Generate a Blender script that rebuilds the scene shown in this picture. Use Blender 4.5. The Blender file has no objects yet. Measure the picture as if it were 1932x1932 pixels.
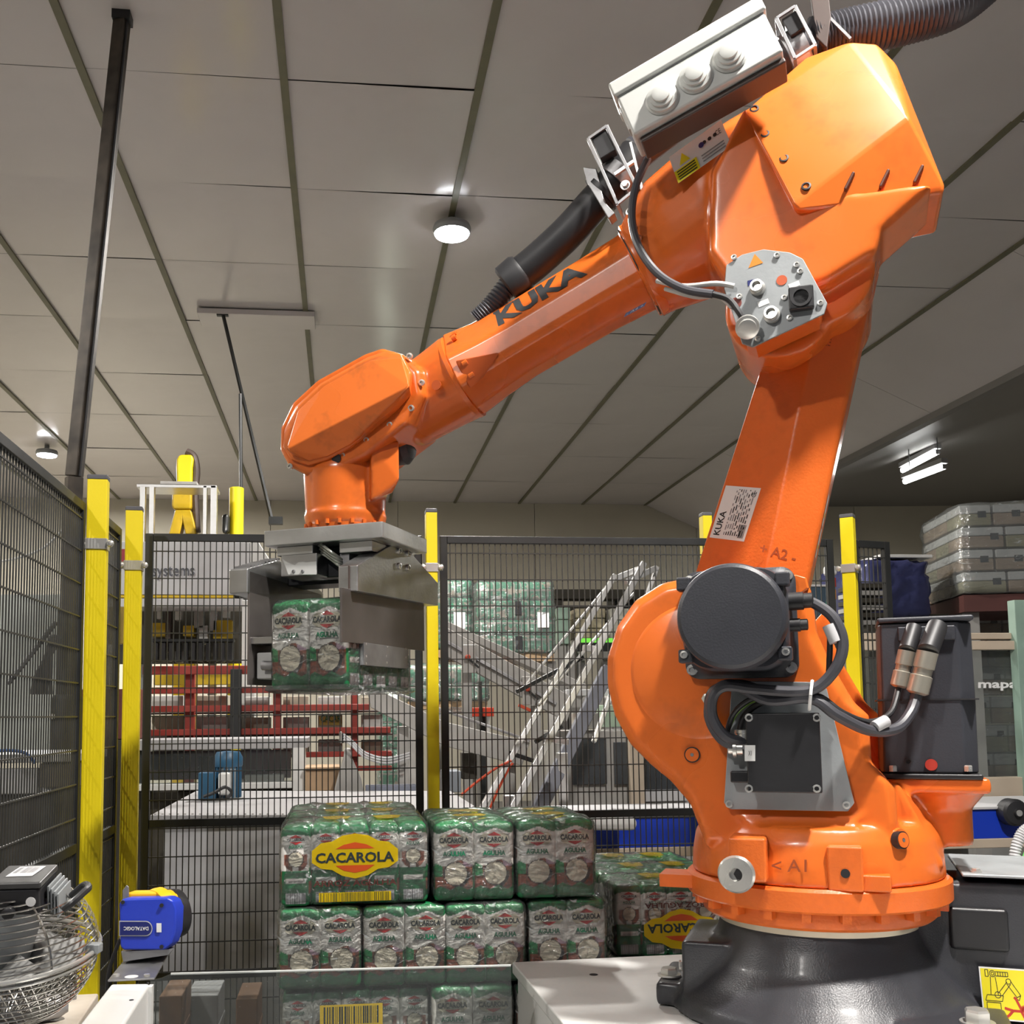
import bpy, bmesh, math, random
from mathutils import Vector, Matrix, noise

# ---------------------------------------------------------------- camera, world, lamps, exposure
scene = bpy.context.scene
COL = scene.collection
FPX, PX, PY = 1930.0, 863.0, 1175.0          # focal length and principal point, image taken as 1932 x 1932
CAM = Vector((0, 0, 1.45))
def _cd(u, v): return Vector(((u-PX)/FPX, -(v-PY)/FPX, -1.0))
_Y = _cd(648, 1350).normalized()
_X = _cd(17975, 1160); _X = (_X - _Y*_X.dot(_Y)).normalized()
_Z = _X.cross(_Y)
C2W = Matrix((_X, _Y, _Z))                    # camera space -> world space
cam_data = bpy.data.cameras.new('camera')
cam = bpy.data.objects.new('camera', cam_data); COL.objects.link(cam)
cam.matrix_world = Matrix.Translation(CAM) @ C2W.to_4x4()
cam_data.sensor_width = 36.0; cam_data.lens = 36.0*FPX/1932
cam_data.shift_x = (966-PX)/1932; cam_data.shift_y = (PY-966)/1932
cam_data.clip_end = 200
scene.camera = cam
world = bpy.data.worlds.new('world'); scene.world = world; world.use_nodes = True
bg = world.node_tree.nodes['Background']; bg.inputs[0].default_value = (0.80, 0.86, 1.0, 1); bg.inputs[1].default_value = 0.12
scene.view_settings.view_transform = 'Standard'; scene.view_settings.look = 'None'
scene.view_settings.gamma = 1.0; scene.view_settings.use_curve_mapping = False
scene.view_settings.exposure = 0.0
cy = scene.cycles
cy.use_light_tree = False; cy.max_bounces = 5; cy.diffuse_bounces = 2; cy.glossy_bounces = 2; cy.transmission_bounces = 4; cy.transparent_max_bounces = 10; cy.caustics_reflective = False; cy.caustics_refractive = False
KEY_LAMP, LAMP, TUBE = 345.0, 240.0, 80.0     # watts of the lamp over the robot, of the other ceiling lamps, of a tube
CEIL = 5.03
LAMP_SPOTS = [(1.62, 0.85, KEY_LAMP), (0.78, 7.05, LAMP*1.35), (-3.87, 13.7, LAMP*2.2), (-4.2, 4.6, LAMP), (-2.6, -1.6, LAMP*.8)]

R = random.Random(7)
def ray(u, v): return C2W @ _cd(u, v)
def at(u, v, D):
    "world point at depth D that the photograph shows at pixel u, v"
    r = ray(u, v); return CAM + r*(D/r.y)
def atz(u, v, z):
    r = ray(u, v); return CAM + r*((z-CAM.z)/r.z)

# ---------------------------------------------------------------- materials
MATS = {}
def mat(name, col, rough=.5, metal=0.0, var=.10, scale=6.0, bump=0.0, bscale=80.0, coat=0.0, spec=.5, rvar=.1, dirt=None, dirt_amt=0.0, dscale=3.0):
    if name in MATS: return MATS[name]
    m = bpy.data.materials.new(name); m.use_nodes = True; MATS[name] = m
    nt = m.node_tree; N = nt.nodes; L = nt.links
    b = N['Principled BSDF']
    b.inputs['Metallic'].default_value = metal
    b.inputs['Coat Weight'].default_value = coat
    b.inputs['Coat Roughness'].default_value = .15
    b.inputs['Specular IOR Level'].default_value = spec
    tc = N.new('ShaderNodeTexCoord')
    nz = N.new('ShaderNodeTexNoise'); nz.inputs['Scale'].default_value = scale; nz.inputs['Detail'].default_value = 2
    L.new(tc.outputs['Object'], nz.inputs['Vector'])
    rp = N.new('ShaderNodeValToRGB')
    rp.color_ramp.elements[0].position = .3; rp.color_ramp.elements[1].position = .7
    rp.color_ramp.elements[0].color = tuple(c*(1-var) for c in col)+(1,)
    rp.color_ramp.elements[1].color = tuple(min(1, c*(1+var)) for c in col)+(1,)
    L.new(nz.outputs['Fac'], rp.inputs['Fac'])
    out = rp.outputs['Color']
    if dirt:
        n2 = N.new('ShaderNodeTexNoise'); n2.inputs['Scale'].default_value = dscale; n2.inputs['Detail'].default_value = 4; n2.inputs['Roughness'].default_value = .7
        L.new(tc.outputs['Object'], n2.inputs['Vector'])
        r2 = N.new('ShaderNodeValToRGB'); r2.color_ramp.elements[0].position = .52; r2.color_ramp.elements[1].position = .72
        r2.color_ramp.elements[1].color = (dirt_amt,)*3+(1,)
        L.new(n2.outputs['Fac'], r2.inputs['Fac'])
        mx = N.new('ShaderNodeMix'); mx.data_type = 'RGBA'
        L.new(r2.outputs['Color'], mx.inputs['Factor']); L.new(out, mx.inputs['A']); mx.inputs['B'].default_value = tuple(dirt)+(1,)
        out = mx.outputs['Result']
    L.new(out, b.inputs['Base Color'])
    mr = N.new('ShaderNodeMapRange'); mr.inputs['To Min'].default_value = max(.02, rough-rvar); mr.inputs['To Max'].default_value = min(1, rough+rvar)
    L.new(nz.outputs['Fac'], mr.inputs['Value']); L.new(mr.outputs['Result'], b.inputs['Roughness'])
    if bump:
        n3 = N.new('ShaderNodeTexNoise'); n3.inputs['Scale'].default_value = bscale; n3.inputs['Detail'].default_value = 3
        L.new(tc.outputs['Object'], n3.inputs['Vector'])
        bp = N.new('ShaderNodeBump'); bp.inputs['Strength'].default_value = bump; bp.inputs['Distance'].default_value = .01
        L.new(n3.outputs['Fac'], bp.inputs['Height']); L.new(bp.outputs['Normal'], b.inputs['Normal'])
    return m
def emit(name, col, strength):
    if name in MATS: return MATS[name]
    m = bpy.data.materials.new(name); m.use_nodes = True; MATS[name] = m
    nt = m.node_tree; nt.nodes.clear()
    e = nt.nodes.new('ShaderNodeEmission'); e.inputs[0].default_value = tuple(col)+(1,); e.inputs[1].default_value = strength
    o = nt.nodes.new('ShaderNodeOutputMaterial'); nt.links.new(e.outputs[0], o.inputs[0]); m.cycles.emission_sampling = 'NONE'; return m
def film(name, tint=(1, 1, 1), gloss=.5, rough=.08, bump=.6, bscale=(14, 14, 30), base=.05, haze=.0, crease_glint=None):
    "thin clear plastic: see-through with a wrinkled gloss"
    if name in MATS: return MATS[name]
    m = bpy.data.materials.new(name); m.use_nodes = True; MATS[name] = m
    nt = m.node_tree; N = nt.nodes; L = nt.links; N.clear()
    tr = N.new('ShaderNodeBsdfTransparent'); tr.inputs[0].default_value = tuple(tint)+(1,)
    gl = N.new('ShaderNodeBsdfGlossy'); gl.inputs['Roughness'].default_value = rough
    df = N.new('ShaderNodeBsdfDiffuse'); df.inputs[0].default_value = (.75, .8, .8, 1)
    fr = N.new('ShaderNodeFresnel'); fr.inputs[0].default_value = 1.45
    mr = N.new('ShaderNodeMapRange'); mr.inputs['To Min'].default_value = base; mr.inputs['To Max'].default_value = base+gloss
    mx = N.new('ShaderNodeMixShader'); mh = N.new('ShaderNodeMixShader'); mh.inputs[0].default_value = haze
    o = N.new('ShaderNodeOutputMaterial')
    tc = N.new('ShaderNodeTexCoord'); mp = N.new('ShaderNodeMapping'); mp.inputs['Scale'].default_value = bscale
    nz = N.new('ShaderNodeTexNoise'); nz.inputs['Scale'].default_value = 1.0; nz.inputs['Detail'].default_value = 3; nz.inputs['Distortion'].default_value = 1.6
    bp = N.new('ShaderNodeBump'); bp.inputs['Strength'].default_value = bump; bp.inputs['Distance'].default_value = .02
    L.new(tc.outputs['Object'], mp.inputs[0]); L.new(mp.outputs[0], nz.inputs['Vector']); L.new(nz.outputs['Fac'], bp.inputs['Height'])
    if bump:
        L.new(bp.outputs[0], gl.inputs['Normal']); L.new(bp.outputs[0], fr.inputs['Normal'])
    if crease_glint:  # whitish streaks along creases: film highlights put into the colour
        m2 = N.new('ShaderNodeMapping'); m2.inputs['Scale'].default_value = crease_glint; m2.inputs['Rotation'].default_value = (.4, .7, .5)
        c1 = N.new('ShaderNodeTexNoise'); c1.inputs['Scale'].default_value = 1; c1.inputs['Detail'].default_value = 2; c1.inputs['Distortion'].default_value = .8
        s1 = N.new('ShaderNodeMath'); s1.operation = 'SUBTRACT'; s1.inputs[1].default_value = .5; a1 = N.new('ShaderNodeMath'); a1.operation = 'ABSOLUTE'
        r1 = N.new('ShaderNodeMapRange'); r1.inputs['From Max'].default_value = .016; r1.inputs['To Min'].default_value = .5; r1.inputs['To Max'].default_value = haze
        L.new(tc.outputs['Object'], m2.inputs[0]); L.new(m2.outputs[0], c1.inputs['Vector']); L.new(c1.outputs['Fac'], s1.inputs[0]); L.new(s1.outputs[0], a1.inputs[0]); L.new(a1.outputs[0], r1.inputs['Value'])
        r2 = N.new('ShaderNodeMapRange'); r2.inputs['From Min'].default_value = .53; r2.inputs['From Max'].default_value = .64; L.new(nz.outputs['Fac'], r2.inputs['Value'])
        m3 = N.new('ShaderNodeMix'); L.new(r2.outputs[0], m3.inputs[0]); m3.inputs[2].default_value = haze; L.new(r1.outputs[0], m3.inputs[3]); L.new(m3.outputs[0], mh.inputs[0])
    L.new(fr.outputs[0], mr.inputs['Value']); L.new(tr.outputs[0], mh.inputs[1]); L.new(df.outputs[0], mh.inputs[2])
    L.new(mr.outputs[0], mx.inputs[0]); L.new(mh.outputs[0], mx.inputs[1]); L.new(gl.outputs[0], mx.inputs[2]); L.new(mx.outputs[0], o.inputs[0])
    return m
def vcol(name, rough=.35, spec=.5, coat=0.0, bump=.0):
    "printed foil: the flat print is stored per point"
    if name in MATS: return MATS[name]
    m = bpy.data.materials.new(name); m.use_nodes = True; MATS[name] = m
    N = m.node_tree.nodes; L = m.node_tree.links; b = N['Principled BSDF']
    a = N.new('ShaderNodeVertexColor'); a.layer_name = 'print'
    L.new(a.outputs[0], b.inputs['Base Color']); b.inputs['Roughness'].default_value = rough; b.inputs['Coat Weight'].default_value = coat
    if bump:
        tc = N.new('ShaderNodeTexCoord'); nz = N.new('ShaderNodeTexNoise'); nz.inputs['Scale'].default_value = 40; nz.inputs['Detail'].default_value = 3; nz.inputs['Distortion'].default_value = 1.5
        bp = N.new('ShaderNodeBump'); bp.inputs['Strength'].default_value = bump; bp.inputs['Distance'].default_value = .006
        L.new(tc.outputs['Object'], nz.inputs['Vector']); L.new(nz.outputs['Fac'], bp.inputs['Height']); L.new(bp.outputs[0], b.inputs['Normal'])
    return m

ORANGE = mat('orange_paint', (.76, .150, .020), .36, var=.06, scale=5, bump=.10, bscale=160, coat=.15, dirt=(.30, .06, .01), dirt_amt=.35, dscale=5)
ORANGE_SMOOTH = mat('orange_paint_smooth', (.78, .160, .022), .27, var=.05, scale=4, coat=.25, dirt=(.22, .06, .015), dirt_amt=.35, dscale=6)
ORANGE_WRIST = mat('orange_paint_scuffed', (.82, .18, .028), .30, var=.05, scale=4, coat=.2, dirt=(.16, .06, .02), dirt_amt=.5, dscale=7)
BLACKC = mat('black_cast_paint', (.035, .036, .042), .36, var=.15, scale=9, bump=.11, bscale=300, coat=.1)
BLACKM = mat('black_motor_paint', (.035, .037, .046), .48, var=.12, bump=.06, bscale=250)
BLACKP = mat('black_plastic', (.018, .018, .020), .42, var=.15, bump=.04)
RUBBER = mat('black_rubber', (.02, .02, .022), .5, var=.2)
HOSEM = mat('grey_black_hose', (.055, .055, .065), .45, var=.2)
STEEL = mat('brushed_steel', (.56, .56, .56), .34, metal=1, var=.10, scale=14, bump=.05, bscale=120)
STEELD = mat('dull_steel', (.36, .36, .37), .45, metal=.85, var=.2, scale=9, bump=.06, dirt=(.16, .14, .12), dirt_amt=.5)
ALU = mat('aluminium', (.70, .70, .69), .33, metal=.9, var=.08, scale=12, bump=.04)
ALUM_MATT = mat('matt_grey_metal', (.34, .36, .37), .5, metal=.3, var=.12, scale=8, bump=.05)
CHROME = mat('zinc_plated', (.74, .73, .69), .28, metal=.75, var=.1)
CREAM = mat('cream_ring', (.72, .66, .52), .35, metal=.4)
YELLOW = mat('yellow_powder_coat', (.83, .66, .008), .42, var=.05, scale=4, bump=.05, bscale=300)
FENCEBLK = mat('black_fence_paint', (.012, .013, .013), .45, var=.15)
WIREBLK = mat('dark_fence_wire', (.045, .045, .042), .4, metal=.3, var=.2)
CAPGREY = mat('grey_plastic_cap', (.09, .09, .10), .5)
WHITE = mat('white_painted_steel', (.74, .74, .72), .38, var=.05, scale=3, bump=.03, dirt=(.42, .40, .36), dirt_amt=.25)
OFFWHITE = mat('off_white_sheet', (.62, .62, .60), .45, var=.06, scale=3, dirt=(.35, .33, .30), dirt_amt=.35)
GREYBOX = mat('light_grey_plastic', (.60, .61, .585), .42, var=.04)
LABEL = mat('white_label', (.80, .80, .79), .35, var=.03)
INK = mat('black_ink', (.015, .015, .017), .5)
DARKGREYINK = mat('dark_grey_letter', (.045, .047, .05), .4)
SAFEYEL = mat('yellow_sticker', (.86, .74, .02), .35, var=.03)
REDINK = mat('red_ink', (.55, .035, .02), .4)
BROWNMETAL = mat('dark_brown_bracket', (.085, .06, .052), .5, var=.25)
BLUEM = mat('blue_motor_paint', (.02, .085, .16), .42, var=.15)
BLUEDL = mat('blue_sensor_housing', (.02, .05, .50), .36, var=.06, bump=.04)
NAVY = mat('dark_blue_inlay', (.008, .016, .14), .4)
YELDL = mat('amber_yellow_plastic', (.90, .46, .01), .4)
REDRACK = mat('red_oxide_paint', (.25, .03, .02), .45, var=.2)
GREYPNL = mat('pale_grey_panel', (.50, .50, .51), .5, var=.05)
GREYCON = mat('conveyor_grey', (.36, .35, .33), .5, var=.12, metal=.2)
BEIGE = mat('beige_profile', (.48, .40, .31), .5, var=.08)
BLUEPNL = mat('blue_conveyor_panel', (.004, .035, .42), .45, var=.06)
CARD = mat('cardboard', (.40, .27, .16), .7, var=.12)
CLEARPC = film('clear_guard', (.80, .82, .81), .30, .03, 0.0, base=.012, haze=.035)
FILM = film('shrink_film', (.985, .995, .99), .85, .10, .9, (20, 20, 38), base=.04, haze=.035, crease_glint=(7, 7, 13))  # milky haze and streaks: glare on the film put into its colour
NICKEL = mat('nickel_plug', (.46, .43, .36), .35, metal=.55, var=.15)
FILMT = film('pallet_wrap', (.90, .93, .93), .7, .12, .8, (5, 5, 16), base=.06, haze=.10, crease_glint=(4, 4, 9))

# ---------------------------------------------------------------- mesh helpers
class MB:
    def __init__(s): s.v = []; s.f = []; s.m = []
    def add(s, vs, fs, m=0):
        o = len(s.v); s.v += [Vector(p) for p in vs]; s.f += [tuple(i+o for i in f) for f in fs]; s.m += [m]*len(fs); return s
    def bx(s, x0, x1, y0, y1, z0, z1, m=0, M=None):
        p = [(x0, y0, z0), (x1, y0, z0), (x1, y1, z0), (x0, y1, z0), (x0, y0, z1), (x1, y0, z1), (x1, y1, z1), (x0, y1, z1)]
        if M is not None: p = [M @ Vector(q) for q in p]
        return s.add(p, [(0, 3, 2, 1), (4, 5, 6, 7), (0, 1, 5, 4), (1, 2, 6, 5), (2, 3, 7, 6), (3, 0, 4, 7)], m)
    def bar(s, a, b, w, h, up=(0, 0, 1), m=0):
        a = Vector(a); b = Vector(b); d = (b-a).normalized(); up = Vector(up)
        x = d.cross(up)
        if x.length < 1e-4: x = d.cross(Vector((1, 0, 0)))
        x.normalize(); z = x.cross(d)
        p = []
        for q in (a, b):
            for i, j in ((-1, -1), (1, -1), (1, 1), (-1, 1)): p.append(q + x*i*w/2 + z*j*h/2)
        return s.add(p, [(0, 1, 2, 3), (7, 6, 5, 4), (0, 4, 5, 1), (1, 5, 6, 2), (2, 6, 7, 3), (3, 7, 4, 0)], m)
    def loft(s, loops, m=0, caps=True, closed=True):
        n = len(loops[0]); vs = [p for l in loops for p in l]; fs = []
        for i in range(len(loops)-1):
            for j in range(n if closed else n-1):
                k = (j+1) % n
                fs.append((i*n+j, i*n+k, (i+1)*n+k, (i+1)*n+j))
        if caps:
            fs.append(tuple(range(n-1, -1, -1))); fs.append(tuple((len(loops)-1)*n+j for j in range(n)))
        return s.add(vs, fs, m)
    def frame(s, d):
        d = Vector(d).normalized(); a = Vector((0, 0, 1)) if abs(d.z) < .9 else Vector((1, 0, 0))
        x = d.cross(a).normalized(); return x, x.cross(d).normalized()
    def cyl(s, a, b, r0, r1=None, n=24, m=0, caps=True):
        a = Vector(a); b = Vector(b); r1 = r0 if r1 is None else r1; x, y = s.frame(b-a)
        cs = [(math.cos(2*math.pi*i/n), math.sin(2*math.pi*i/n)) for i in range(n)]
        return s.loft([[a+(x*c+y*q)*r0 for c, q in cs], [b+(x*c+y*q)*r1 for c, q in cs]], m, caps)
    def lathe(s, o, d, prof, n=32, m=0, caps=True):
        "prof: (radius, distance along d)"
        o = Vector(o); d = Vector(d).normalized(); x, y = s.frame(d)
        cs = [(math.cos(2*math.pi*i/n), math.sin(2*math.pi*i/n)) for i in range(n)]
        return s.loft([[o+d*h+(x*c+y*q)*max(r, 1e-5) for c, q in cs] for r, h in prof], m, caps)
    def tube(s, pts, r, n=10, m=0, ribs=0, rib=.0, caps=True):
        pts = [Vector(p) for p in pts]; loops = []; x = None
        for i, p in enumerate(pts):
            d = (pts[min(i+1, len(pts)-1)]-pts[max(i-1, 0)]).normalized()
            if x is None: x, y = s.frame(d)
            x = (x - d*x.dot(d)).normalized(); y = x.cross(d)
            rr = (r[i] if isinstance(r, (list, tuple)) else r) + (rib if ribs and i % 2 else 0)
            loops.append([p+(x*math.cos(2*math.pi*j/n)+y*math.sin(2*math.pi*j/n))*rr for j in range(n)])
        return s.loft(loops, m, caps)
    def prism(s, pts, off, m=0):
        off = Vector(off); pts = [Vector(p) for p in pts]
        return s.loft([pts, [p+off for p in pts]], m)
    def hull(s, pts, m=0):
        bm = bmesh.new()
        for p in pts: bm.verts.new(p)
        r = bmesh.ops.convex_hull(bm, input=bm.verts)
        bmesh.ops.delete(bm, geom=[g for g in r['geom_interior'] if isinstance(g, bmesh.types.BMVert)], context='VERTS')
        bm.verts.index_update(); bm.verts.ensure_lookup_table()
        s.add([v.co.copy() for v in bm.verts], [tuple(v.index for v in f.verts) for f in bm.faces], m); bm.free(); return s
    def mesh(s, name, mats, smooth=35, recalc=True):
        me = bpy.data.meshes.new(name); me.from_pydata([tuple(v) for v in s.v], [], s.f)
        for q in (mats if isinstance(mats, (list, tuple)) else [mats]): me.materials.append(q)
        me.polygons.foreach_set('material_index', s.m)
        if recalc:
            bm = bmesh.new(); bm.from_mesh(me); bmesh.ops.recalc_face_normals(bm, faces=bm.faces); bm.to_mesh(me); bm.free()
        if smooth:
            me.polygons.foreach_set('use_smooth', [True]*len(me.polygons))
            me.set_sharp_from_angle(angle=math.radians(smooth))
        me.update(); return me
    def build(s, name, mats, parent=None, bevel=0, seg=2, smooth=35, remesh=0, relax=4, loc=None, bang=30):
        o = bpy.data.objects.new(name, s.mesh(name, mats, 0 if remesh else smooth)); COL.objects.link(o)
        if parent is not None: o.parent = parent
        if loc is not None: o.location = loc
        if bevel:
            b = o.modifiers.new('bevel', 'BEVEL'); b.width = bevel; b.segments = seg; b.limit_method = 'ANGLE'; b.angle_limit = math.radians(bang); b.harden_normals = True
            for p in o.data.polygons: p.use_smooth = True
            if not remesh:
                pass
        if remesh:
            r = o.modifiers.new('cast', 'REMESH'); r.mode = 'VOXEL'; r.voxel_size = remesh; r.use_smooth_shade = True
            k = o.modifiers.new('relax', 'SMOOTH'); k.factor = .5; k.iterations = relax
        return o

def thing(name, label, cat, loc=(0, 0, 0), rotz=0, group=None):
    o = bpy.data.objects.new(name, None); COL.objects.link(o); o.empty_display_size = .1
    o.location = loc; o.rotation_euler = (0, 0, rotz); o['label'] = label; o['category'] = cat
    if group: o['group'] = group
    return o
def tag(o, label, cat, group=None, kind=None):
    o['label'] = label; o['category'] = cat
    if group: o['group'] = group
    if kind: o['kind'] = kind
    return o
def struct(o): o['kind'] = 'structure'; return o
def part(name, me, parent, loc=None, rot=None):
    o = bpy.data.objects.new(name, me); COL.objects.link(o); o.parent = parent
    if loc is not None: o.location = loc
    if rot is not None: o.rotation_euler = rot
    return o
def clone(o, parent=None):
    c = o.copy(); COL.objects.link(c); c.parent = parent
    for ch in list(o.children): clone(ch, c)
    return c
def spline(pts, per=6):
    "smooth curve through the points"
    P = [Vector(p) for p in pts]; out = []
    for i in range(len(P)-1):
        a = P[max(i-1, 0)]; b = P[i]; c = P[i+1]; d = P[min(i+2, len(P)-1)]
        for k in range(per):
            t = k/per
            out.append(.5*((2*b)+(c-a)*t+(2*a-5*b+4*c-d)*t*t+(3*b-a-3*c+d)*t**3))
    out.append(P[-1]); return out
_TX = {}
def glyphs(text, bold=0.0, extrude=0.0):
    "flat lettering as vertices and faces, scaled to a unit-height box"
    k = (text, bold, extrude)
    if k in _TX: return _TX[k]
    c = bpy.data.curves.new('lettering', 'FONT'); c.body = text; c.offset = bold; c.resolution_u = 2
    o = bpy.data.objects.new('lettering', c); me = bpy.data.meshes.new_from_object(o)
    vs = [v.co.copy() for v in me.vertices]; fs = [tuple(p.vertices) for p in me.polygons]
    x0 = min(v.x for v in vs); x1 = max(v.x for v in vs); y0 = min(v.y for v in vs); y1 = max(v.y for v in vs)
    vs = [((v.x-x0)/(x1-x0), (v.y-y0)/(y1-y0)) for v in vs]
    bpy.data.objects.remove(o); bpy.data.curves.remove(c); bpy.data.meshes.remove(me)
    _TX[k] = (vs, fs, (x1-x0)/(y1-y0)); return _TX[k]
def lettering(mb, text, o, xe, ye, thick=.001, bold=0.0, m=0):
    "text filling the parallelogram o, o+xe, o+ye, raised by thick"
    vs, fs, asp = glyphs(text, bold); o = Vector(o); xe = Vector(xe); ye = Vector(ye); n = xe.cross(ye).normalized()*thick
    mb.add([o+xe*a+ye*b+n for a, b in vs], fs, m); return asp
def poly(mb, pts2, o, xe, ye, lift, m=0):
    o = Vector(o); xe = Vector(xe); ye = Vector(ye); n = xe.cross(ye).normalized()*lift
    mb.add([o+xe*a+ye*b+n for a, b in pts2], [tuple(range(len(pts2)))], m)
def mb(): return MB()
# ---------------------------------------------------------------- the hall
FLOORM = mat('concrete_floor', (.16, .155, .15), .45, var=.15, scale=1.5, bump=.05, bscale=30)
CEILM = mat('white_lacquered_ceiling', (.66, .615, .605), .19, var=.03, scale=1.2, rvar=.04, bump=.012, bscale=2.5, dirt=(.50, .47, .45), dirt_amt=.2, dscale=.8)
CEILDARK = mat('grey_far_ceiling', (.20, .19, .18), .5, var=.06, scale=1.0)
SEAM = mat('olive_seam_strip', (.155, .145, .085), .5, var=.15)
WALLM = mat('beige_wall_panel', (.56, .52, .42), .55, var=.06, scale=.8)
floor = struct(mb().bx(-7, 12, -4, 18, -.1, 0).build('floor', FLOORM)); floor['label'] = 'grey concrete factory floor'
wb = bpy.data.objects.new('wall_back', None); COL.objects.link(wb); struct(wb); wb['label'] = 'pale beige panelled rear wall of the hall'
DOOR_X0, DOOR_X1, DOOR_Z = at(727, 1300, 17).x, at(752, 1300, 17).x, 2.3
wx = [-7, -5.2, -3, DOOR_X0]
xs = [(-7, -4.1), (-4.1, -1.2), (-1.2, DOOR_X0), (DOOR_X1, 3.25), (3.25, 6.1), (6.1, 9), (9, 12)]
for i, (a, b) in enumerate(xs):
    mb().bx(a+.004, b-.004, 17, 17.12, 0, 5.6).build('wall_panel', WALLM, wb, bevel=.003, seg=1)
mb().bx(DOOR_X0, DOOR_X1, 17, 17.12, DOOR_Z, 5.6).build('wall_panel', WALLM, wb)
mb().bx(-7, 12, 17.12, 17.16, DOOR_Z, 5.6).build('backing', WALLM, wb)
d1 = struct(mb().bx(DOOR_X0, DOOR_X1, 17.4, 17.42, 0, DOOR_Z).build('door_1', emit('daylight', (.93, 1, .80), 3.2))); d1['label'] = 'narrow open doorway with daylight outside'
for nm, x in (('wall_left', -7.0), ('wall_right', 12.0)):
    w = struct(mb().bx(x-.1, x, -4, 17.2, 0, 6).build(nm, WALLM)); w['label'] = 'pale beige side wall of the hall'
# ceiling: lacquered panels in strips that run away from the camera, seam strips between them
ceil = bpy.data.objects.new('ceiling', None); COL.objects.link(ceil); struct(ceil); ceil['label'] = 'glossy off-white panel ceiling with dark seams'
SX = [.775+1.105*k for k in range(-6, 5)]; SX[0] = -7.0
CY = [4.35, 5.55, 6.75, 7.95, 9.2, 10.7, 12.2, 13.8, 15.4, 17.0]
pm = {}
for i in range(len(SX)-1):
    for j in range(len(CY)-1):
        w = SX[i+1]-SX[i]; l = CY[j+1]-CY[j]; k = (round(w, 3), round(l, 3))
        if k not in pm:
            q = mb(); nx, ny = 6, 8; hx = (w-.012)/2; hy = (l-.007)/2
            vs = []; fs = []
            for a in range(nx+1):
                for b in range(ny+1):
                    x = -hx+2*hx*a/nx; y = -hy+2*hy*b/ny
                    vs.append((x, y, -.006*(1-(y/hy)**2)*(1-(x/hx)**2)+.004*noise.noise((x*1.3, y*1.1, len(pm)))))
            for a in range(nx):
                for b in range(ny): fs.append((a*(ny+1)+b, a*(ny+1)+b+1, (a+1)*(ny+1)+b+1, (a+1)*(ny+1)+b))
            q.add(vs, fs)
            me = q.mesh('ceiling_panel', CEILM, 60, recalc=False)
            pm[k] = me
        o = part('ceiling_panel', pm[k], ceil, ((SX[i]+SX[i+1])/2, (CY[j]+CY[j+1])/2, CEIL+R.uniform(-.004, .004)), (R.uniform(-.004, .004), R.uniform(-.004, .004), 0))
me = mb().bx(-.022, .022, CY[0], 17, -.014, .004).mesh('seam_strip', SEAM)
for x in SX[1:]: part('seam_strip', me, ceil, (x, 0, CEIL-.002))
mb().bx(-7, SX[-1], -4, 17.1, CEIL+.05, CEIL+.12).build('light_block_slab', CEILDARK, ceil)  # unseen slab added above the panels to block light through their gaps
mb().bx(-7, SX[-1], -4, CY[0]-.01, CEIL-.01, CEIL+.04).build('ceiling_panel', CEILM, ceil)
XV, ZV = 6.25, 4.56            # the valley between the two roof spans
cyj = [(-4, 4.4), (4.4, 7.2), (7.2, 10.0), (10.0, 13.4), (13.4, 17.0)]
for a, b in cyj:
    q = mb(); q.prism([(SX[-1], a, CEIL), (XV, a, ZV), (XV, a, ZV+.1), (SX[-1], a, CEIL+.1)], (0, b-a-.006, 0)); q.build('ceiling_panel', CEILM, ceil)
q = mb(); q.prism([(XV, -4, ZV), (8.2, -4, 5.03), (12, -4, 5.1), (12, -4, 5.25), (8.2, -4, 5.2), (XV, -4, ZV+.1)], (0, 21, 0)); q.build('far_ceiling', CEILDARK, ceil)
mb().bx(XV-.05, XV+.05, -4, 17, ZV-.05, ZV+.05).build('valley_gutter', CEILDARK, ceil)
# lamps
LENS = emit('lamp_lens', (.93, .97, 1.0), 60.0)
def ceiling_lamp(x, y, watt, label):
    t = thing('ceiling_lamp', label, 'lamp', (x, y, CEIL), 0, 'round ceiling lamps')
    mb().lathe((0, 0, 0), (0, 0, -1), [(.03, .0), (.03, .05), (.13, .07), (.14, .10), (.13, .13)], 24).build('housing', ALUM_MATT, t)
    mb().lathe((0, 0, -.131), (0, 0, -1), [(.125, 0), (.12, .012), (.06, .02)], 24).build('lens', LENS, t)
    ld = bpy.data.lights.new('lamp_light', 'AREA'); ld.shape = 'DISK'; ld.size = .26; ld.energy = watt; ld.color = (1.0, .955, .90)
    lo = bpy.data.objects.new('lamp_light', ld); COL.objects.link(lo); lo.parent = t; lo.location = (0, 0, -.17)
LL = ['round ceiling lamp above and behind the camera over the orange robot', 'bright round ceiling lamp above the middle of the robot forearm', 'small round ceiling lamp far off over the black mesh fence',
      'round ceiling lamp over the left side of the hall, out of view', 'round ceiling lamp behind the camera on the left side']
for (x, y, w), l in zip(LAMP_SPOTS, LL): ceiling_lamp(x, y, w, l)
TUBEM = emit('tube_glow', (1, 1, .97), 14.0)
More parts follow.
